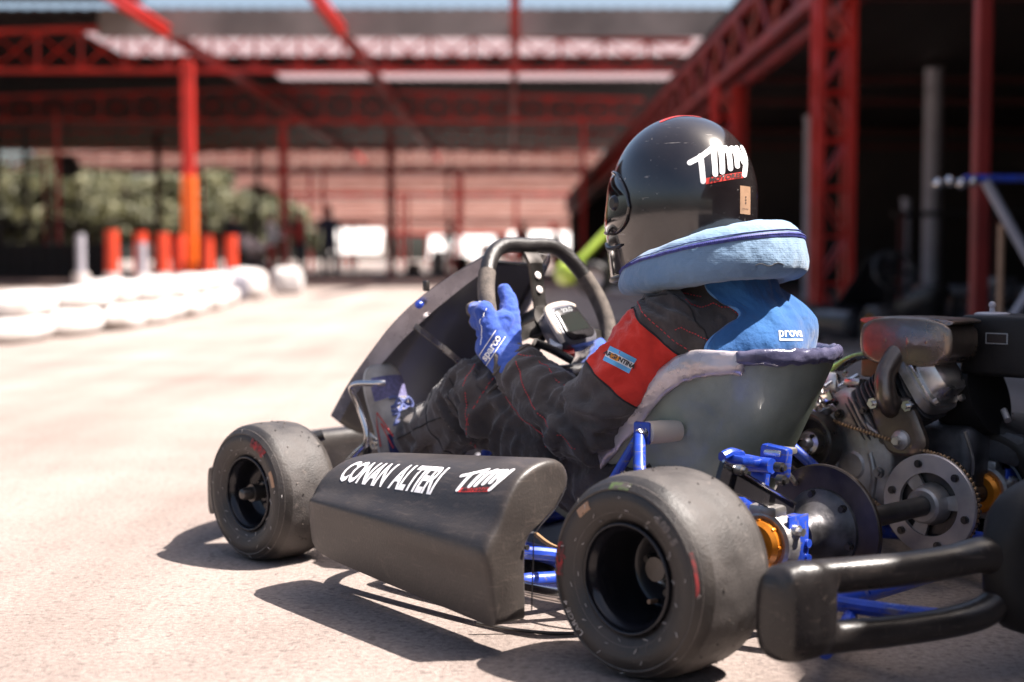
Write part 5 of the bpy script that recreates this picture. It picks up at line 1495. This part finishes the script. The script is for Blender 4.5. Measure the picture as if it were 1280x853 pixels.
def simple_kart(x, y, z, rz, body, rimm, label):
    k = empty('parked_kart', (x,y,z), rz)
    for sx,sy,Rr,W in ((-1,0,.137,.155),(1,0,.137,.155),(-1,.97,.127,.12),(1,.97,.127,.12)):
        w = empty('wheel', (sx*.50, sy, Rr), 0, k); s = sx
        b = MB(); kk = Rr/.137; b.lathe([(r*kk, s*(h-.155)*W/.155) for r,h in TY_PROF], (0,0,0), (1,0,0), 48, 0, True); b.build('tyre', 'sidewall', w)
        b = MB(); b.lathe([(.074*kk,-s*.008),(.068*kk,-s*.010),(.058*kk,-s*.05),(.03,-s*.06),(0,-s*.05)], (0,0,0), (1,0,0), 40); b.build('rim', rimm, w)
    b = MB()
    for s in (-1,1): b.tube([(s*.10,1.12,.055),(s*.27,1.0,.055),(s*.23,.70,.05),(s*.31,.28,.05),(s*.27,-.13,.075)], .0145, 8, 4)
    b.tube([(-.5,0,.137),(.5,0,.137)],.014,8,1); b.tube([(-.45,.97,.12),(.45,.97,.12)],.012,8,1); b.build('frame', 'steel_dark', k)
    b = MB(); rings = []
    for i in range(15):
        a = -1+2*i/14; ang = a*2.3; rim = V((math.sin(ang)*.17, .32-.25*math.cos(ang), .40-.24*abs(a)**1.6)); bt = V((math.sin(ang)*.09,.32-.12*math.cos(ang),.06))
        rings.append([bt.lerp(rim,t) for t in (0,.3,.6,1)])
    b.loft(rings, cap=False, wrap=False); st = b.build('seat', 'plastic', k); md = st.modifiers.new('s','SOLIDIFY'); md.thickness = .008; bake(st)
    for s in (-1,1):
        b = MB(); b.loft([[V((s*(.50+.07*math.cos(t)*q), yy, .14+.09*math.sin(t)*q)) for t in [2*PI*j/16 for j in range(16)]] for yy,q in ((.18,.5),(.20,1),(.5,1.05),(.72,.9),(.76,.4))]); b.build('side_pod', body, k)
    b = MB(); b.loft([[V((xx, 1.24-.5*xx*xx+.07*math.cos(t)*q, .16+.085*math.sin(t)*q)) for t in [2*PI*j/16 for j in range(16)]] for xx,q in ((-.5,.4),(-.46,.9),(-.2,1),(0,1.1),(.2,1),(.46,.9),(.5,.4))]); b.build('nose', body, k)
    b = MB(); n = 8; rings = []
    for i in range(n+1):
        t = i/n; rings.append([V((u*(.11+.10*t), .78+.32*t+.08*(1-u*u), .58-.34*t)) for u in (-1,-.6,-.2,.2,.6,1)])
    b.loft(rings, cap=False, wrap=False); st = b.build('front_panel', body, k); md = st.modifiers.new('s','SOLIDIFY'); md.thickness = .006; bake(st)
    b = MB(); b.tube([V((.14*math.cos(a),.66+.14*math.sin(a)*.35,.47+.14*math.sin(a)*.9)) for a in [2*PI*i/16 for i in range(16)]], .014, 10, 2, closed=True)
    b.tube([(0,.66,.46),(0,.86,.12)],.010,8,1); b.box((0,.66,.46),(.27,.012,.03)); b.build('steering_wheel', 'leather', k)
    b = MB(); b.box((.36,.12,.20),(.16,.24,.18),(0,0,0),.02); b.cyl((.36,.02,.30),(.36,-.12,.36),.05,20); b.box((.36,.0,.40),(.15,.16,.08),None,.015); b.build('engine', 'alu_dark', k)
    b = MB(); b.tube([(-.5,-.2,.10),(-.2,-.27,.12),(.2,-.27,.12),(.5,-.2,.10)], .032, 12, 5); b.build('rear_bumper', 'plastic', k)
    return tag(k, label, 'go-kart')

def make_setting():
    rnd = random.Random(5)
    b = MB(); b.add([V((-400,-200,0)),V((400,-200,0)),V((400,600,0)),V((-400,600,0))],[[0,1,2,3]]); o = link('ground', b.mesh('g'), None, 'asphalt', False); tag(o, kind='structure')
    b = MB(); b.box((-7,30.4,.055),(60,1.3,.11),None,.01); o = b.build('kerb', 'kerb'); tag(o, kind='structure')
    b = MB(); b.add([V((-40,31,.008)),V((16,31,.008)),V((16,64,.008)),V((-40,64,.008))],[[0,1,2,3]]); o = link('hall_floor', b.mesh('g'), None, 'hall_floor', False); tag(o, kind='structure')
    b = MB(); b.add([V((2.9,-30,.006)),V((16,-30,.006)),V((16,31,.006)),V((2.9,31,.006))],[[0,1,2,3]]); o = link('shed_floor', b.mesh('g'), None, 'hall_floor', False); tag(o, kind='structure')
    # ---- big hall roof
    X0, X1 = -46, 4.7
    names = ['front roof sheeting of the big hall, its pale edge against the sky','roof sheeting of the big hall between its two bright strips','dark roof sheeting over the middle and back of the big hall']
    hall = empty('hall_roof', (-20,28,5.2)); O = V(hall.location)
    def hs(nm, x0, x1, y0, y1, z0, z1, m):
        s = sheet_roof(nm, x0, x1, y0, y1, z0, z1, m, None, None, hall, .14); s.location = -O; return s
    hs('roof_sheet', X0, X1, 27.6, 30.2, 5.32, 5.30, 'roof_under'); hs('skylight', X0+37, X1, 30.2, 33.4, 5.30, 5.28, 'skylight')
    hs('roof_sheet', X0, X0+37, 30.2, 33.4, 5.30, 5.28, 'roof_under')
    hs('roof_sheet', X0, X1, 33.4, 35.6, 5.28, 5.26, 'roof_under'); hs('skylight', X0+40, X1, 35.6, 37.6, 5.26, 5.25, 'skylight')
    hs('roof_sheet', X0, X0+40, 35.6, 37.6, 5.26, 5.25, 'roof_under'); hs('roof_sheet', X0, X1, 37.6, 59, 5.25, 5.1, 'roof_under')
    b = MB(); b.box(V(((X0+9-6.6)/2+18.2-18.2,27.55,5.14))-O+V((0,0,0)),(.1,.1,.1)); b.bm.clear()
    b.box(V((-1.6,27.5,5.05))-O,(12.6,.06,.54)); b.build('fascia', 'fascia', hall, 20)
    tag(hall, 'wide dark sheet-metal roof of the open hall behind, with two bright translucent strips', 'roof')
    near = sheet_roof('canopy_roof', -46, -7.0, 16, 27.5, 5.55, 5.45, 'roof_under', 'dark sheet canopy at the top left corner, in front of the big hall', 'roof')
    for x, lab in ((-6.6,'red roof beam running away at the top left, from the front truss into the hall'),(-3.25,'red roof beam running away left of centre under the hall roof'),(.05,'red roof beam running away above the middle of the photo')):
        o = empty('roof_beam', (x, 42, 4.9)); b = MB(); b.box((0,0,.07),(.16,43,.05)); b.box((0,0,-.09),(.16,43,.05)); b.build('flange', 'red_steel', o, 20)
        b = MB(); b.box((0,0,0),(.05,43,.14)); b.build('web', 'red_steel', o, 20); tag(o, lab, 'beam', 'red roof beams running away under the hall roof')
    tn = ['nearest red roof truss, crossing the photo in front of the bright roof strips','second red roof truss, in the dark just behind the bright strips','third red roof truss, deep in the dark of the hall','fourth red roof truss, farthest back in the hall']
    for y, lab in zip((28.0,38.2,48,58), tn): truss('roof_truss', -22, 3.5, y, 4.22, 5.08, 'red_steel', lab, 'roof trusses of the big hall', -6.3)
    column('red_column', -6.15, 27.2, 4.3, .22, 'red_steel', 'tall red steel column left of centre with an orange sunlight-painted foot, behind the white barrier', 'red columns of the hall', 2.1)
    column('red_column', -6.1, 38.2, 4.3, .22, 'red_steel', 'second red column, in shade just right of the one with the sunlight-painted foot', 'red columns of the hall')
    column('red_column', -3.9, 46, 4.6, .24, 'red_steel', 'red column in the bright gap left of the steering wheel', 'red columns of the hall')
    column('red_column', -10.9, 44, 4.4, .18, 'dark_red_wall', 'dark slim column in front of the trees at the left', 'red columns of the hall')
    for x,y in ((-14.4,40),(-13.6,40),(-8.9,50)):
        column('dark_post', x, y, 4.4, .13, 'fence', 'thin dark post in front of the trees at the left of the photo', 'thin dark posts before the trees')
    # round dark lamp hanging on the left
    o = empty('hanging_lamp', (-12.6, 40.5, 3.2)); b = MB(); b.lathe([(0,.30),(.20,.26),(.36,.05),(.34,-.25),(.15,-.36),(0,-.36)], (0,0,0),(0,0,1),24); b.build('lamp_body','fence',o); b = MB(); b.cyl((0,0,.25),(0,0,1.95),.02,8); b.build('lamp_rod','fence',o)
    tag(o, 'round black lamp hanging from the roof in front of the trees at the left', 'lamp')
    for i,(x,y) in enumerate([(-9.4,58),(-2.6,58),(-12.6,58),(1.9,38.2),(-17,52),(-11.6,36.5),(-14.0,36.5)]):
        column('slim_post', x, y, 4.3, .11, 'red_steel', 'slim red post among the many posts deep in the hall', 'slim red posts deep in the hall')
    # ---- fence, bollards, rail
    o = empty('fence', (-14,33,0)); b = MB()
    for i in range(70): b.box((-9+i*.28,0,.75),(.035,.03,1.3))
    b.build('pickets', 'fence', o, 20)
    b = MB(); b.box((.7,.03,1.35),(20,.04,.05)); b.box((.7,.03,.2),(20,.04,.05)); b.build('rails', 'fence', o, 20)
    b = MB(); b.box((-4,-.04,.72),(8.5,.03,.20)); b.build('pale_rail', 'pale_sheet', o, 20)
    b = MB(); b.box((-2.3,.10,.45),(14.2,.05,.9)); b.build('lower_panels','dark_wall',o,20)
    tag(o, 'dark picket fence with one pale rail below the trees, behind the white barrier', 'fence')
    for i,(x,y,h,m,lab) in enumerate([(-7.30,26.0,1.08,'marker_red','orange-red marker post, first from the left behind the white barrier'),(-6.80,26.1,1.05,'marker_red','orange-red marker post, second from the left behind the white barrier'),
            (-6.40,26.1,1.03,'marker_red','orange-red marker post, third from the left behind the white barrier'),(-6.12,26.3,1.0,'marker_red','orange-red marker post just left of the column with the sunlight-painted foot'),(-5.60,26.2,1.0,'marker_red','orange-red marker post just right of the column with the sunlight-painted foot'),
            (-5.25,26.6,1.0,'marker_red','orange-red marker post beside the parked white motorcycle'),(-7.75,25.6,1.0,'grey_pipe','pale grey post left of all the orange marker posts'),(-6.62,25.5,.85,'grey_pipe','short pale post between orange marker posts')]):
        o = empty('marker_post', (x,y,0)); b = MB(); b.cyl((0,0,0),(0,0,h),.13 if m[0]=='m' else .08,14,.12 if m[0]=='m' else .08); b.build('post_body', m, o, 30)
        b = MB(); b.cyl((0,0,.0),(0,0,.30),.15,14); b.build('post_foot', 'pale_sheet', o, 30); tag(o, lab, 'marker post', 'marker posts behind the barrier')
    # ---- white wrapped barrier blocks
    P = [V((-3.55,8.2,0)),V((-3.40,9.5,0)),V((-3.25,10.8,0)),V((-3.2,12.4,0)),V((-3.3,14.2,0)),V((-3.5,16.4,0)),V((-3.6,17.4,0))]
    path = crom(P, 8); L_ = 0; blocks = []; acc = 0; last = path[0]
    dists = [0]
    for a,c in zip(path,path[1:]): dists.append(dists[-1]+(c-a).length)
    def at(s):
        for i in range(len(dists)-1):
            if dists[i] <= s <= dists[i+1]:
                f = (s-dists[i])/(dists[i+1]-dists[i]); return path[i].lerp(path[i+1],f), (path[i+1]-path[i]).normalized()
        return path[-1], (path[-1]-path[-2]).normalized()
    s = .1; n = 0
    def block(p, t, L, w, h, z, lab, m='barrier'):
        mb = MB(); rings = []; ph = rnd.uniform(0,50)
        for i in range(15):
            u = -1+2*i/14; k = (1-abs(u)**6)**.5 if abs(u) < 1 else 0; k = max(k,.30)
            rings.append([V((u*L/2, w/2*k*math.copysign(abs(math.cos(a))**.6,math.cos(a))+.02*noise.noise(V((u*3,a,ph))), h/2+h/2*k*math.copysign(abs(math.sin(a))**.6,math.sin(a))*(1+.10*noise.noise(V((u*4,a*1.2,ph)))))) for a in [2*PI*j/20 for j in range(20)]])
        mb.loft(rings); o = mb.build('barrier_block', m, None, 60)
        o.location = (p.x,p.y,z); o.rotation_euler = (0,rnd.uniform(-.05,.05),math.atan2(t.y,t.x)+rnd.uniform(-.11,.11))
        tag(o, lab, 'barrier block', 'white wrapped barrier blocks along the track edge')
    total = dists[-1]; k = 0
    ordn = ['nearest','second','third','fourth','fifth','sixth','seventh','eighth','ninth','tenth','eleventh','twelfth','thirteenth','farthest']
    s = .4
    while s < total-.2 and k < 14:
        p,t = at(s); hb = .16 if k < 2 else .19
        block(p+V((rnd.uniform(.0,.10),0,0)), t, rnd.uniform(.80,.90), .34, hb, 0, f'white wrapped barrier block in the bottom row, {ordn[k]} along the left track edge')
        p,t = at(s+.30 if k else s+.1); block(p-V((rnd.uniform(-.04,.06),0,0)), t, rnd.uniform(.80,.92), .36, (.11 if k < 1 else .16 if k < 3 else .185)+.02*(k % 2), hb-.005, f'white wrapped barrier block in the top row, {ordn[k]} along the left track edge')
        s += .86; k += 1
    block(V((-3.65,19.6,0)), V((.2,1,0)).normalized(), .8,.45,.42,0,'white barrier block standing alone beyond the end of the row, right of the column')
    block(V((-4.05,20.8,0)), V((1,.4,0)).normalized(), .55,.45,.40,0,'grey barrier block beyond the end of the white row','grey_block')
    block(V((-3.6,18.3,0)), V((1,.5,0)).normalized(), .40,.40,.36,0,'dark grey barrier block near the end of the white row','grey_block')
    block(V((-3.5,22.2,0)), V((1,.2,0)).normalized(), .50,.45,.42,0,'small round white block standing apart, just left of the standing people')
    # ---- people far back
    person(-4.15, 32.4, .4, 1.74, 'person_dark', 'person_dark', 'person in dark clothes standing at the far end, right of the second red column', 0)
    person(-4.95, 33.2, 2.2, 1.70, 'person_red', 'person_dark', 'person in a red top standing far back, left of the person in dark clothes', 1)
    person(-5.55, 32.8, -1.0, 1.62, 'person_white', 'person_red', 'person in a white shirt far back, beside the white motorcycle', 1)
    person(-1.9, 44.0, 1.2, 1.70, 'person_dark', 'person_red', 'person in dark top far back in the hall, left of the steering wheel', 1)
    person(.35, 47.0, -.6, 1.76, 'person_red', 'person_dark', 'person in red top far back in the hall, above the steering wheel', 0)
    person(1.55, 50.0, 2.6, 1.66, 'person_white', 'person_dark', 'person in white top far back in the hall, left of the helmet', 1)
    person(-7.0, 36.0, .9, 1.72, 'person_dark', 'person_dark', 'person in dark clothes far back, left of the column with the sunlight-painted foot', 1)
    # parked motorcycle
    o = empty('motorcycle', (-5.75, 30.2+1.3, 0), .5)
    for sy in (-.62,.62):
        w = MB(); w.lathe([(.20,-.05),(.27,-.06),(.31,0),(.27,.06),(.20,.05)], (0,sy,.31),(1,0,0),32,0,True); ty = w.build('wheel','sidewall',o)
        w = MB(); w.lathe([(.03,-.02),(.20,-.02),(.20,.02),(.03,.02)], (0,sy,.31),(1,0,0),24,0,True); w.build('rim','pale_sheet',ty)
    b = MB(); b.loft([[V((.17*q*math.cos(a), yy, zz+.17*q*math.sin(a))) for a in [2*PI*j/14 for j in range(14)]] for yy,zz,q in ((-.75,.82,.4),(-.5,.78,.9),(-.1,.70,.8),(.2,.86,1.1),(.5,.95,.9),(.62,.8,.5))]); b.build('fairing','pale_sheet',o)
    b = MB(); b.box((0,0,.42),(.22,.5,.30),None,.05); b.build('engine','alu_dark',o); b = MB(); b.tube([(-.33,.42,1.05),(-.1,.5,1.0),(.1,.5,1.0),(.33,.42,1.05)],.02,8,4); b.tube([(.06,.62,.31),(.06,.48,.98)],.03,8,1); b.tube([(-.06,.62,.31),(-.06,.48,.98)],.03,8,1); b.build('handlebar_and_fork','steel_dark',o)
    tag(o, 'white motorcycle parked far back, between the column with the sunlight-painted foot and the standing people', 'motorcycle')
    # ---- far sheds with pale red roofs
    for i,(y,zf,zb_,x0,x1,lab) in enumerate([(66,4.7,6.15,-23,4.3,'long pale red roof directly behind the hall, nearest of the far roofs'),(76,4.1,5.3,-20,4.5,'second long pale red roof beyond the hall'),(88,3.0,4.45,-21,5.2,'third far roof beyond the hall, more red'),(103,2.5,3.8,-17,6,'lowest and farthest of the pale red roofs')]):
        sh = empty('far_shed', ((x0+x1)/2, y, 0)); O2 = V(sh.location)
        s_ = sheet_roof('roof', x0, x1, y, y+5, zf, zb_, 'pink_roof', None, None, sh, .3); s_.location = -O2
        for j in range(4):
            b = MB(); b.box(V(((x0+x1)/2, y+.5+j*1.2, zf+(zb_-zf)*(.5+j*1.2)/5+.12))-O2, (x1-x0,.30,.16)); b.build('roof_strip', 'roof_strip', sh, 20)
        for j in range(4):
            xx = x0+(x1-x0)*(j+.3*i)/4; b = MB(); b.box(V((xx,y+.2,zf/2))-O2,(.16,.16,zf)); b.build('column', 'red_steel', sh, 20); b = MB(); b.box(V((xx,y+4.8,zb_/2))-O2,(.16,.16,zb_)); b.build('column', 'red_steel', sh, 20)
        b = MB(); b.box(V(((x0+x1)/2,y,zf-.12))-O2,(x1-x0,.1,.24)); b.build('gutter', 'red_steel' if i % 2 else 'dark_red_wall', sh, 20)
        tag(sh, lab, 'shed', 'far sheds with pale red roofs')
    for i,(x,w,lab) in enumerate([(-9.2,3.0,'white marquee added for bright sky, left of the slim red columns in the middle'),(-3.0,3.9,'white marquee added for bright sky, above the left side of the steering wheel'),(1.7,3.8,'white marquee added for bright sky, left of the helmet')]):
        o = empty('sky_sheet', (x,85+i,0)); tp = (2.35,1.95,2.2)[i]; ft = (.9,.6,1.1)[i]  # sloping white sheet added to give a bright patch of sky
        b = MB(); b.loft([[V((sx*w/2,-1.6,ft)),V((sx*w/2,.4+.3*sx*i,tp)),V((sx*w/2,2.4,.75)),V((sx*w/2,2.4,.69)),V((sx*w/2,.4+.3*sx*i,tp-.08)),V((sx*w/2,-1.6,ft-.06))] for sx in (-1,1)]); b.build('added_white_sheet','person_white',o,20)
        for sx in (-1,1):
            for yy,hh in ((-1.55,.5),(2.35,.7)):
                b = MB(); b.cyl((sx*(w/2-.05),yy,0),(sx*(w/2-.05),yy,hh),.03,8); b.build('leg','grey_pipe',o)
        tag(o, lab, 'sky_sheet', 'white sheets added for bright sky beyond the hall')
    # stacked tyres low wall
    for i in range(9):
        x = -3.6+i*.9; o = MB()
        for z in range((2,4,3,5,2,4,3,2,4)[i]): o.lathe([(.16,0),(.26,.01),(.30,.08),(.30,.14),(.26,.21),(.16,.22)], (0,0,z*.22),(0,0,1),20,0,True)
        q = o.build('tyre_stack', ('kerb','pale_sheet','sidewall','marker_red')[i % 4]); q.location = (x, 52+.1*(i % 2), 0); tag(q, 'stack of painted tyres in the uneven tyre row at the back of the hall', 'tyre stack', 'row of tyre stacks at the back of the hall')
    # trees
    for i,(x,y,h,r,lab) in enumerate([(-22.2,62,3.9,2.6,'green tree at the left edge of the photo, behind the fence'),(-18.6,62.5,4.2,2.8,'bushy tree behind the fence, second from the left edge'),(-16.0,64,4.0,2.5,'green tree behind the fence, between the black hanging lamp and the slim column'),(-13.2,63,3.5,2.3,'green tree behind the fence, right of the slim dark column'),(-10.6,63.5,3.0,2.0,'green tree right behind the orange-footed column'),(-25.5,66,5.0,3.2,'taller tree seen past the left edge behind the fence'),(-14.6,66.5,4.4,2.2,'tree just behind the gap between the second and third trees'),(-12.0,67,3.9,2.0,'low tree seen left of the orange-footed column'),(-20.6,66,4.6,3,'pale green tree standing behind the bushy one at the left')]):
        tree(x,y,h,r,20+i,lab)
    # ---- shed on the right with its lattice columns
    EX, EZ = 2.35, 3.12
    sd = empty('right_shed', (10,10,0)); O3 = V(sd.location)
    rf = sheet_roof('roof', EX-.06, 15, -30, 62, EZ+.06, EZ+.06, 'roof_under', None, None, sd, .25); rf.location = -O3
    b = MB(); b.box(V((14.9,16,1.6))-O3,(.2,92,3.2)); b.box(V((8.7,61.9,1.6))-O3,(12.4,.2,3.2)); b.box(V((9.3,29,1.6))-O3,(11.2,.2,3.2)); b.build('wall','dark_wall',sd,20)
    b = MB(); z1, z0 = EZ-.05, EZ-.56
    for xx in (EX,EX+.30): b.box(V((xx,27,z1))-O3,(.10,70,.09)); b.box(V((xx,27,z0))-O3,(.10,70,.09))
    n = 110
    for i in range(n):
        y0 = -8+i*70/n; y1 = y0+70/n; a, c = (z0,z1) if i % 2 else (z1,z0)
        b.tube([V((EX,y0,a))-O3,V((EX,y1,c))-O3], .032, 5, 1); b.tube([V((EX,y0,z0))-O3,V((EX+.30,y1,z1))-O3], .028, 5, 1)
    b.build('eave_girder','shaded_red',sd,20)  # shade under the roof edge is in this darker red
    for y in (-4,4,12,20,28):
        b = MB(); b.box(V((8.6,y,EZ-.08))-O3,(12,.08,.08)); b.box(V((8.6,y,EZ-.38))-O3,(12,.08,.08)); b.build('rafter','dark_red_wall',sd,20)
    tag(sd, 'dark open shed filling the right side, with a red lattice girder along its eave', 'shed')
    lattice(2.42,10.8,EZ-.6,.235,'red lattice column right of the helmet, nearest and largest')
    lattice(2.42,16.3,EZ-.6,.235,'red lattice column partly hidden behind the top of the helmet')
    column('red_column', 2.62, 16.3, EZ-.6, .11, 'red_steel', 'slim plain red column just right of the column behind the helmet')
    column('red_column', 2.46, 7.5, EZ-.5, .085, 'shaded_red', 'plain red post, shade painted in, near the right edge, behind the black air box')
    for x,y,h,w,lab in ((5.65,19.2,3.06,.24,'tall pale grey upright pipe near the right edge'),(4.05,19.4,2.45,.17,'pale grey upright pipe directly left of the large red lattice column'),(4.75,17.2,1.25,.10,'short thin pale pipe right of the large red lattice column')):
        o = empty('pipe_post',(x,y,0)); b = MB(); b.cyl((0,0,0),(0,0,h),w/2,24); b.build('pipe','grey_pipe',o); b = MB(); b.cyl((0,0,h),(0,0,h+.03),w/2+.012,24); b.cyl((0,0,0),(0,0,.03),w,24); b.build('cap','grey_pipe',o); tag(o,lab,'pipe','grey upright pipes in the shed')
    o = empty('guard_rail',(6,15,0)); b = MB(); b.tube([(-2.0,0,1.02),(3.5,0,1.06)],.03,10,1); b.build('rail','ink_dark',o)
    
    for xx in (-1.9,-.9,.1,1.1,2.1,3.1): b = MB(); b.box((xx,0,.53),(.06,.05,1.06)); b.build('rail_post','dark_red_wall',o,20)
    tag(o,'black guard rail on dull red posts inside the shed','rail')
    # ---- trolley with blue top tube, right edge
    o = empty('kart_trolley',(2.25,6.1,0)); 
    b = MB(); b.tube([(-.32,0,.893),(.55,0,.893)],.016,12,1); b.build('top_tube','blue_paint',o)
    b = MB(); b.tube([(-.23,0,.885),(-.02,0,.52),(.10,.0,.10)],.022,12,1); b.tube([(.12,0,.66),(-.25,0,.06)],.018,12,1); b.tube([(.45,0,.88),(.45,0,.06)],.020,12,1); b.build('leg','grey_pipe',o)
    b = MB(); b.tube([(-.14,.05,.70),(-.14,.05,.28)],.014,10,1); b.build('stay','sticker',o)
    b = MB(); [b.sphere((-.43+i*.05,0,.872+.01*(i%2)),.024) for i in range(4)]; b.build('chrome_knob','chrome',o)
    b = MB(); b.cyl((.45,-.03,.05),(.45,.03,.05),.05,16); b.cyl((-.25,-.03,.05),(-.25,.03,.05),.05,16); b.cyl((.1,-.03,.05),(.1,.03,.05),.05,16); b.build('castor','sidewall',o)
    tag(o,'grey and blue tubular kart trolley in the dark at the right edge','kart trolley')
    simple_kart(2.62, 8.6, 0, R(12), 'nassau', 'yellow_rim', 'parked kart with yellow wheel rims in shade behind the engine')
    simple_kart(1.62, 10.6, .28, R(80), 'neon', 'pale_sheet', 'parked kart with neon yellow bodywork on a stand, behind the steering wheel and helmet')
    o = empty('kart_stand',(1.12,10.7,0)); b = MB()
    b.tube([(-.4,-.25,.31),(-.4,.25,.31)],.016,8,1)
    for sy in (-.25,.25): b.tube([(-.4,sy,.31),(.45,sy,.31)],.018,8,1); b.tube([(-.3,sy,.31),(.3,sy,.02)],.016,8,1); b.tube([(.3,sy,.31),(-.3,sy,.02)],.016,8,1)
    b.build('stand_frame','grey_pipe',o); b = MB()
    for sx in (-.3,.3): b.cyl((sx,-.28,.035),(sx,-.24,.035),.034,14); b.cyl((sx,.24,.035),(sx,.28,.035),.034,14)
    b.build('castor','sidewall',o); tag(o,'low folding stand under the neon yellow kart','kart stand')
    # workbench-like beam behind the engine, and crate
    o = empty('work_bench',(4.6,9.6,0)); b = MB(); b.box((0,0,.34),(3.6,.7,.06),None,.01); b.build('bench_top','alu_dark',o); 
    for sx in (-1,0,1):
        for sy in (-1,1): b = MB(); b.box((sx*1.7,sy*.28,.165),(.06,.06,.33)); b.build('leg','steel_dark',o)
    tag(o,'low dark work bench in the shed behind the engine','bench')

def make_world():
    w = bpy.data.worlds.new('World'); SC.world = w; w.use_nodes = True; nt = w.node_tree; bg = nt.nodes['Background']
    sky = nt.nodes.new('ShaderNodeTexSky'); sky.sky_type = 'NISHITA'; sky.sun_disc = False
    EL = R(59); AZ = R(93)       # azimuth clockwise from +y: the sun stands to the right
    sky.sun_elevation = EL; sky.sun_rotation = AZ; sky.altitude = 400; sky.air_density = 1.0; sky.dust_density = 6.0; sky.ozone_density = .7
    nt.links.new(sky.outputs['Color'], bg.inputs['Color']); bg.inputs['Strength'].default_value = .072
    l = bpy.data.lights.new('sun','SUN'); l.energy = 5.0; l.angle = R(.53); l.color = (1,.925,.86)
    o = bpy.data.objects.new('sun', l); COL.objects.link(o)
    d = V((math.sin(AZ)*math.cos(EL), math.cos(AZ)*math.cos(EL), math.sin(EL)))
    o.rotation_euler = d.to_track_quat('Z','Y').to_euler(); o.location = d*30

def make_camera():
    c = bpy.data.cameras.new('camera'); c.lens = 50; c.sensor_width = 36; c.clip_end = 1500; c.clip_start = .05
    o = bpy.data.objects.new('camera', c); COL.objects.link(o); o.location = (0,0,.55)
    o.rotation_euler = (PI/2-math.atan(102.5/1778), 0, 0)
    c.dof.use_dof = True; c.dof.focus_distance = 2.22; c.dof.aperture_fstop = 2.5; c.dof.aperture_blades = 0
    SC.camera = o

defmats()
make_kart()
make_driver()
make_setting()
make_world(); make_camera()
SC.render.engine = 'CYCLES'
SC.view_settings.view_transform = 'Standard'; SC.view_settings.look = 'None'
SC.view_settings.exposure = 1.62; SC.view_settings.gamma = 1.0
SC.cycles.use_denoising = True
SC.cycles.max_bounces = 8
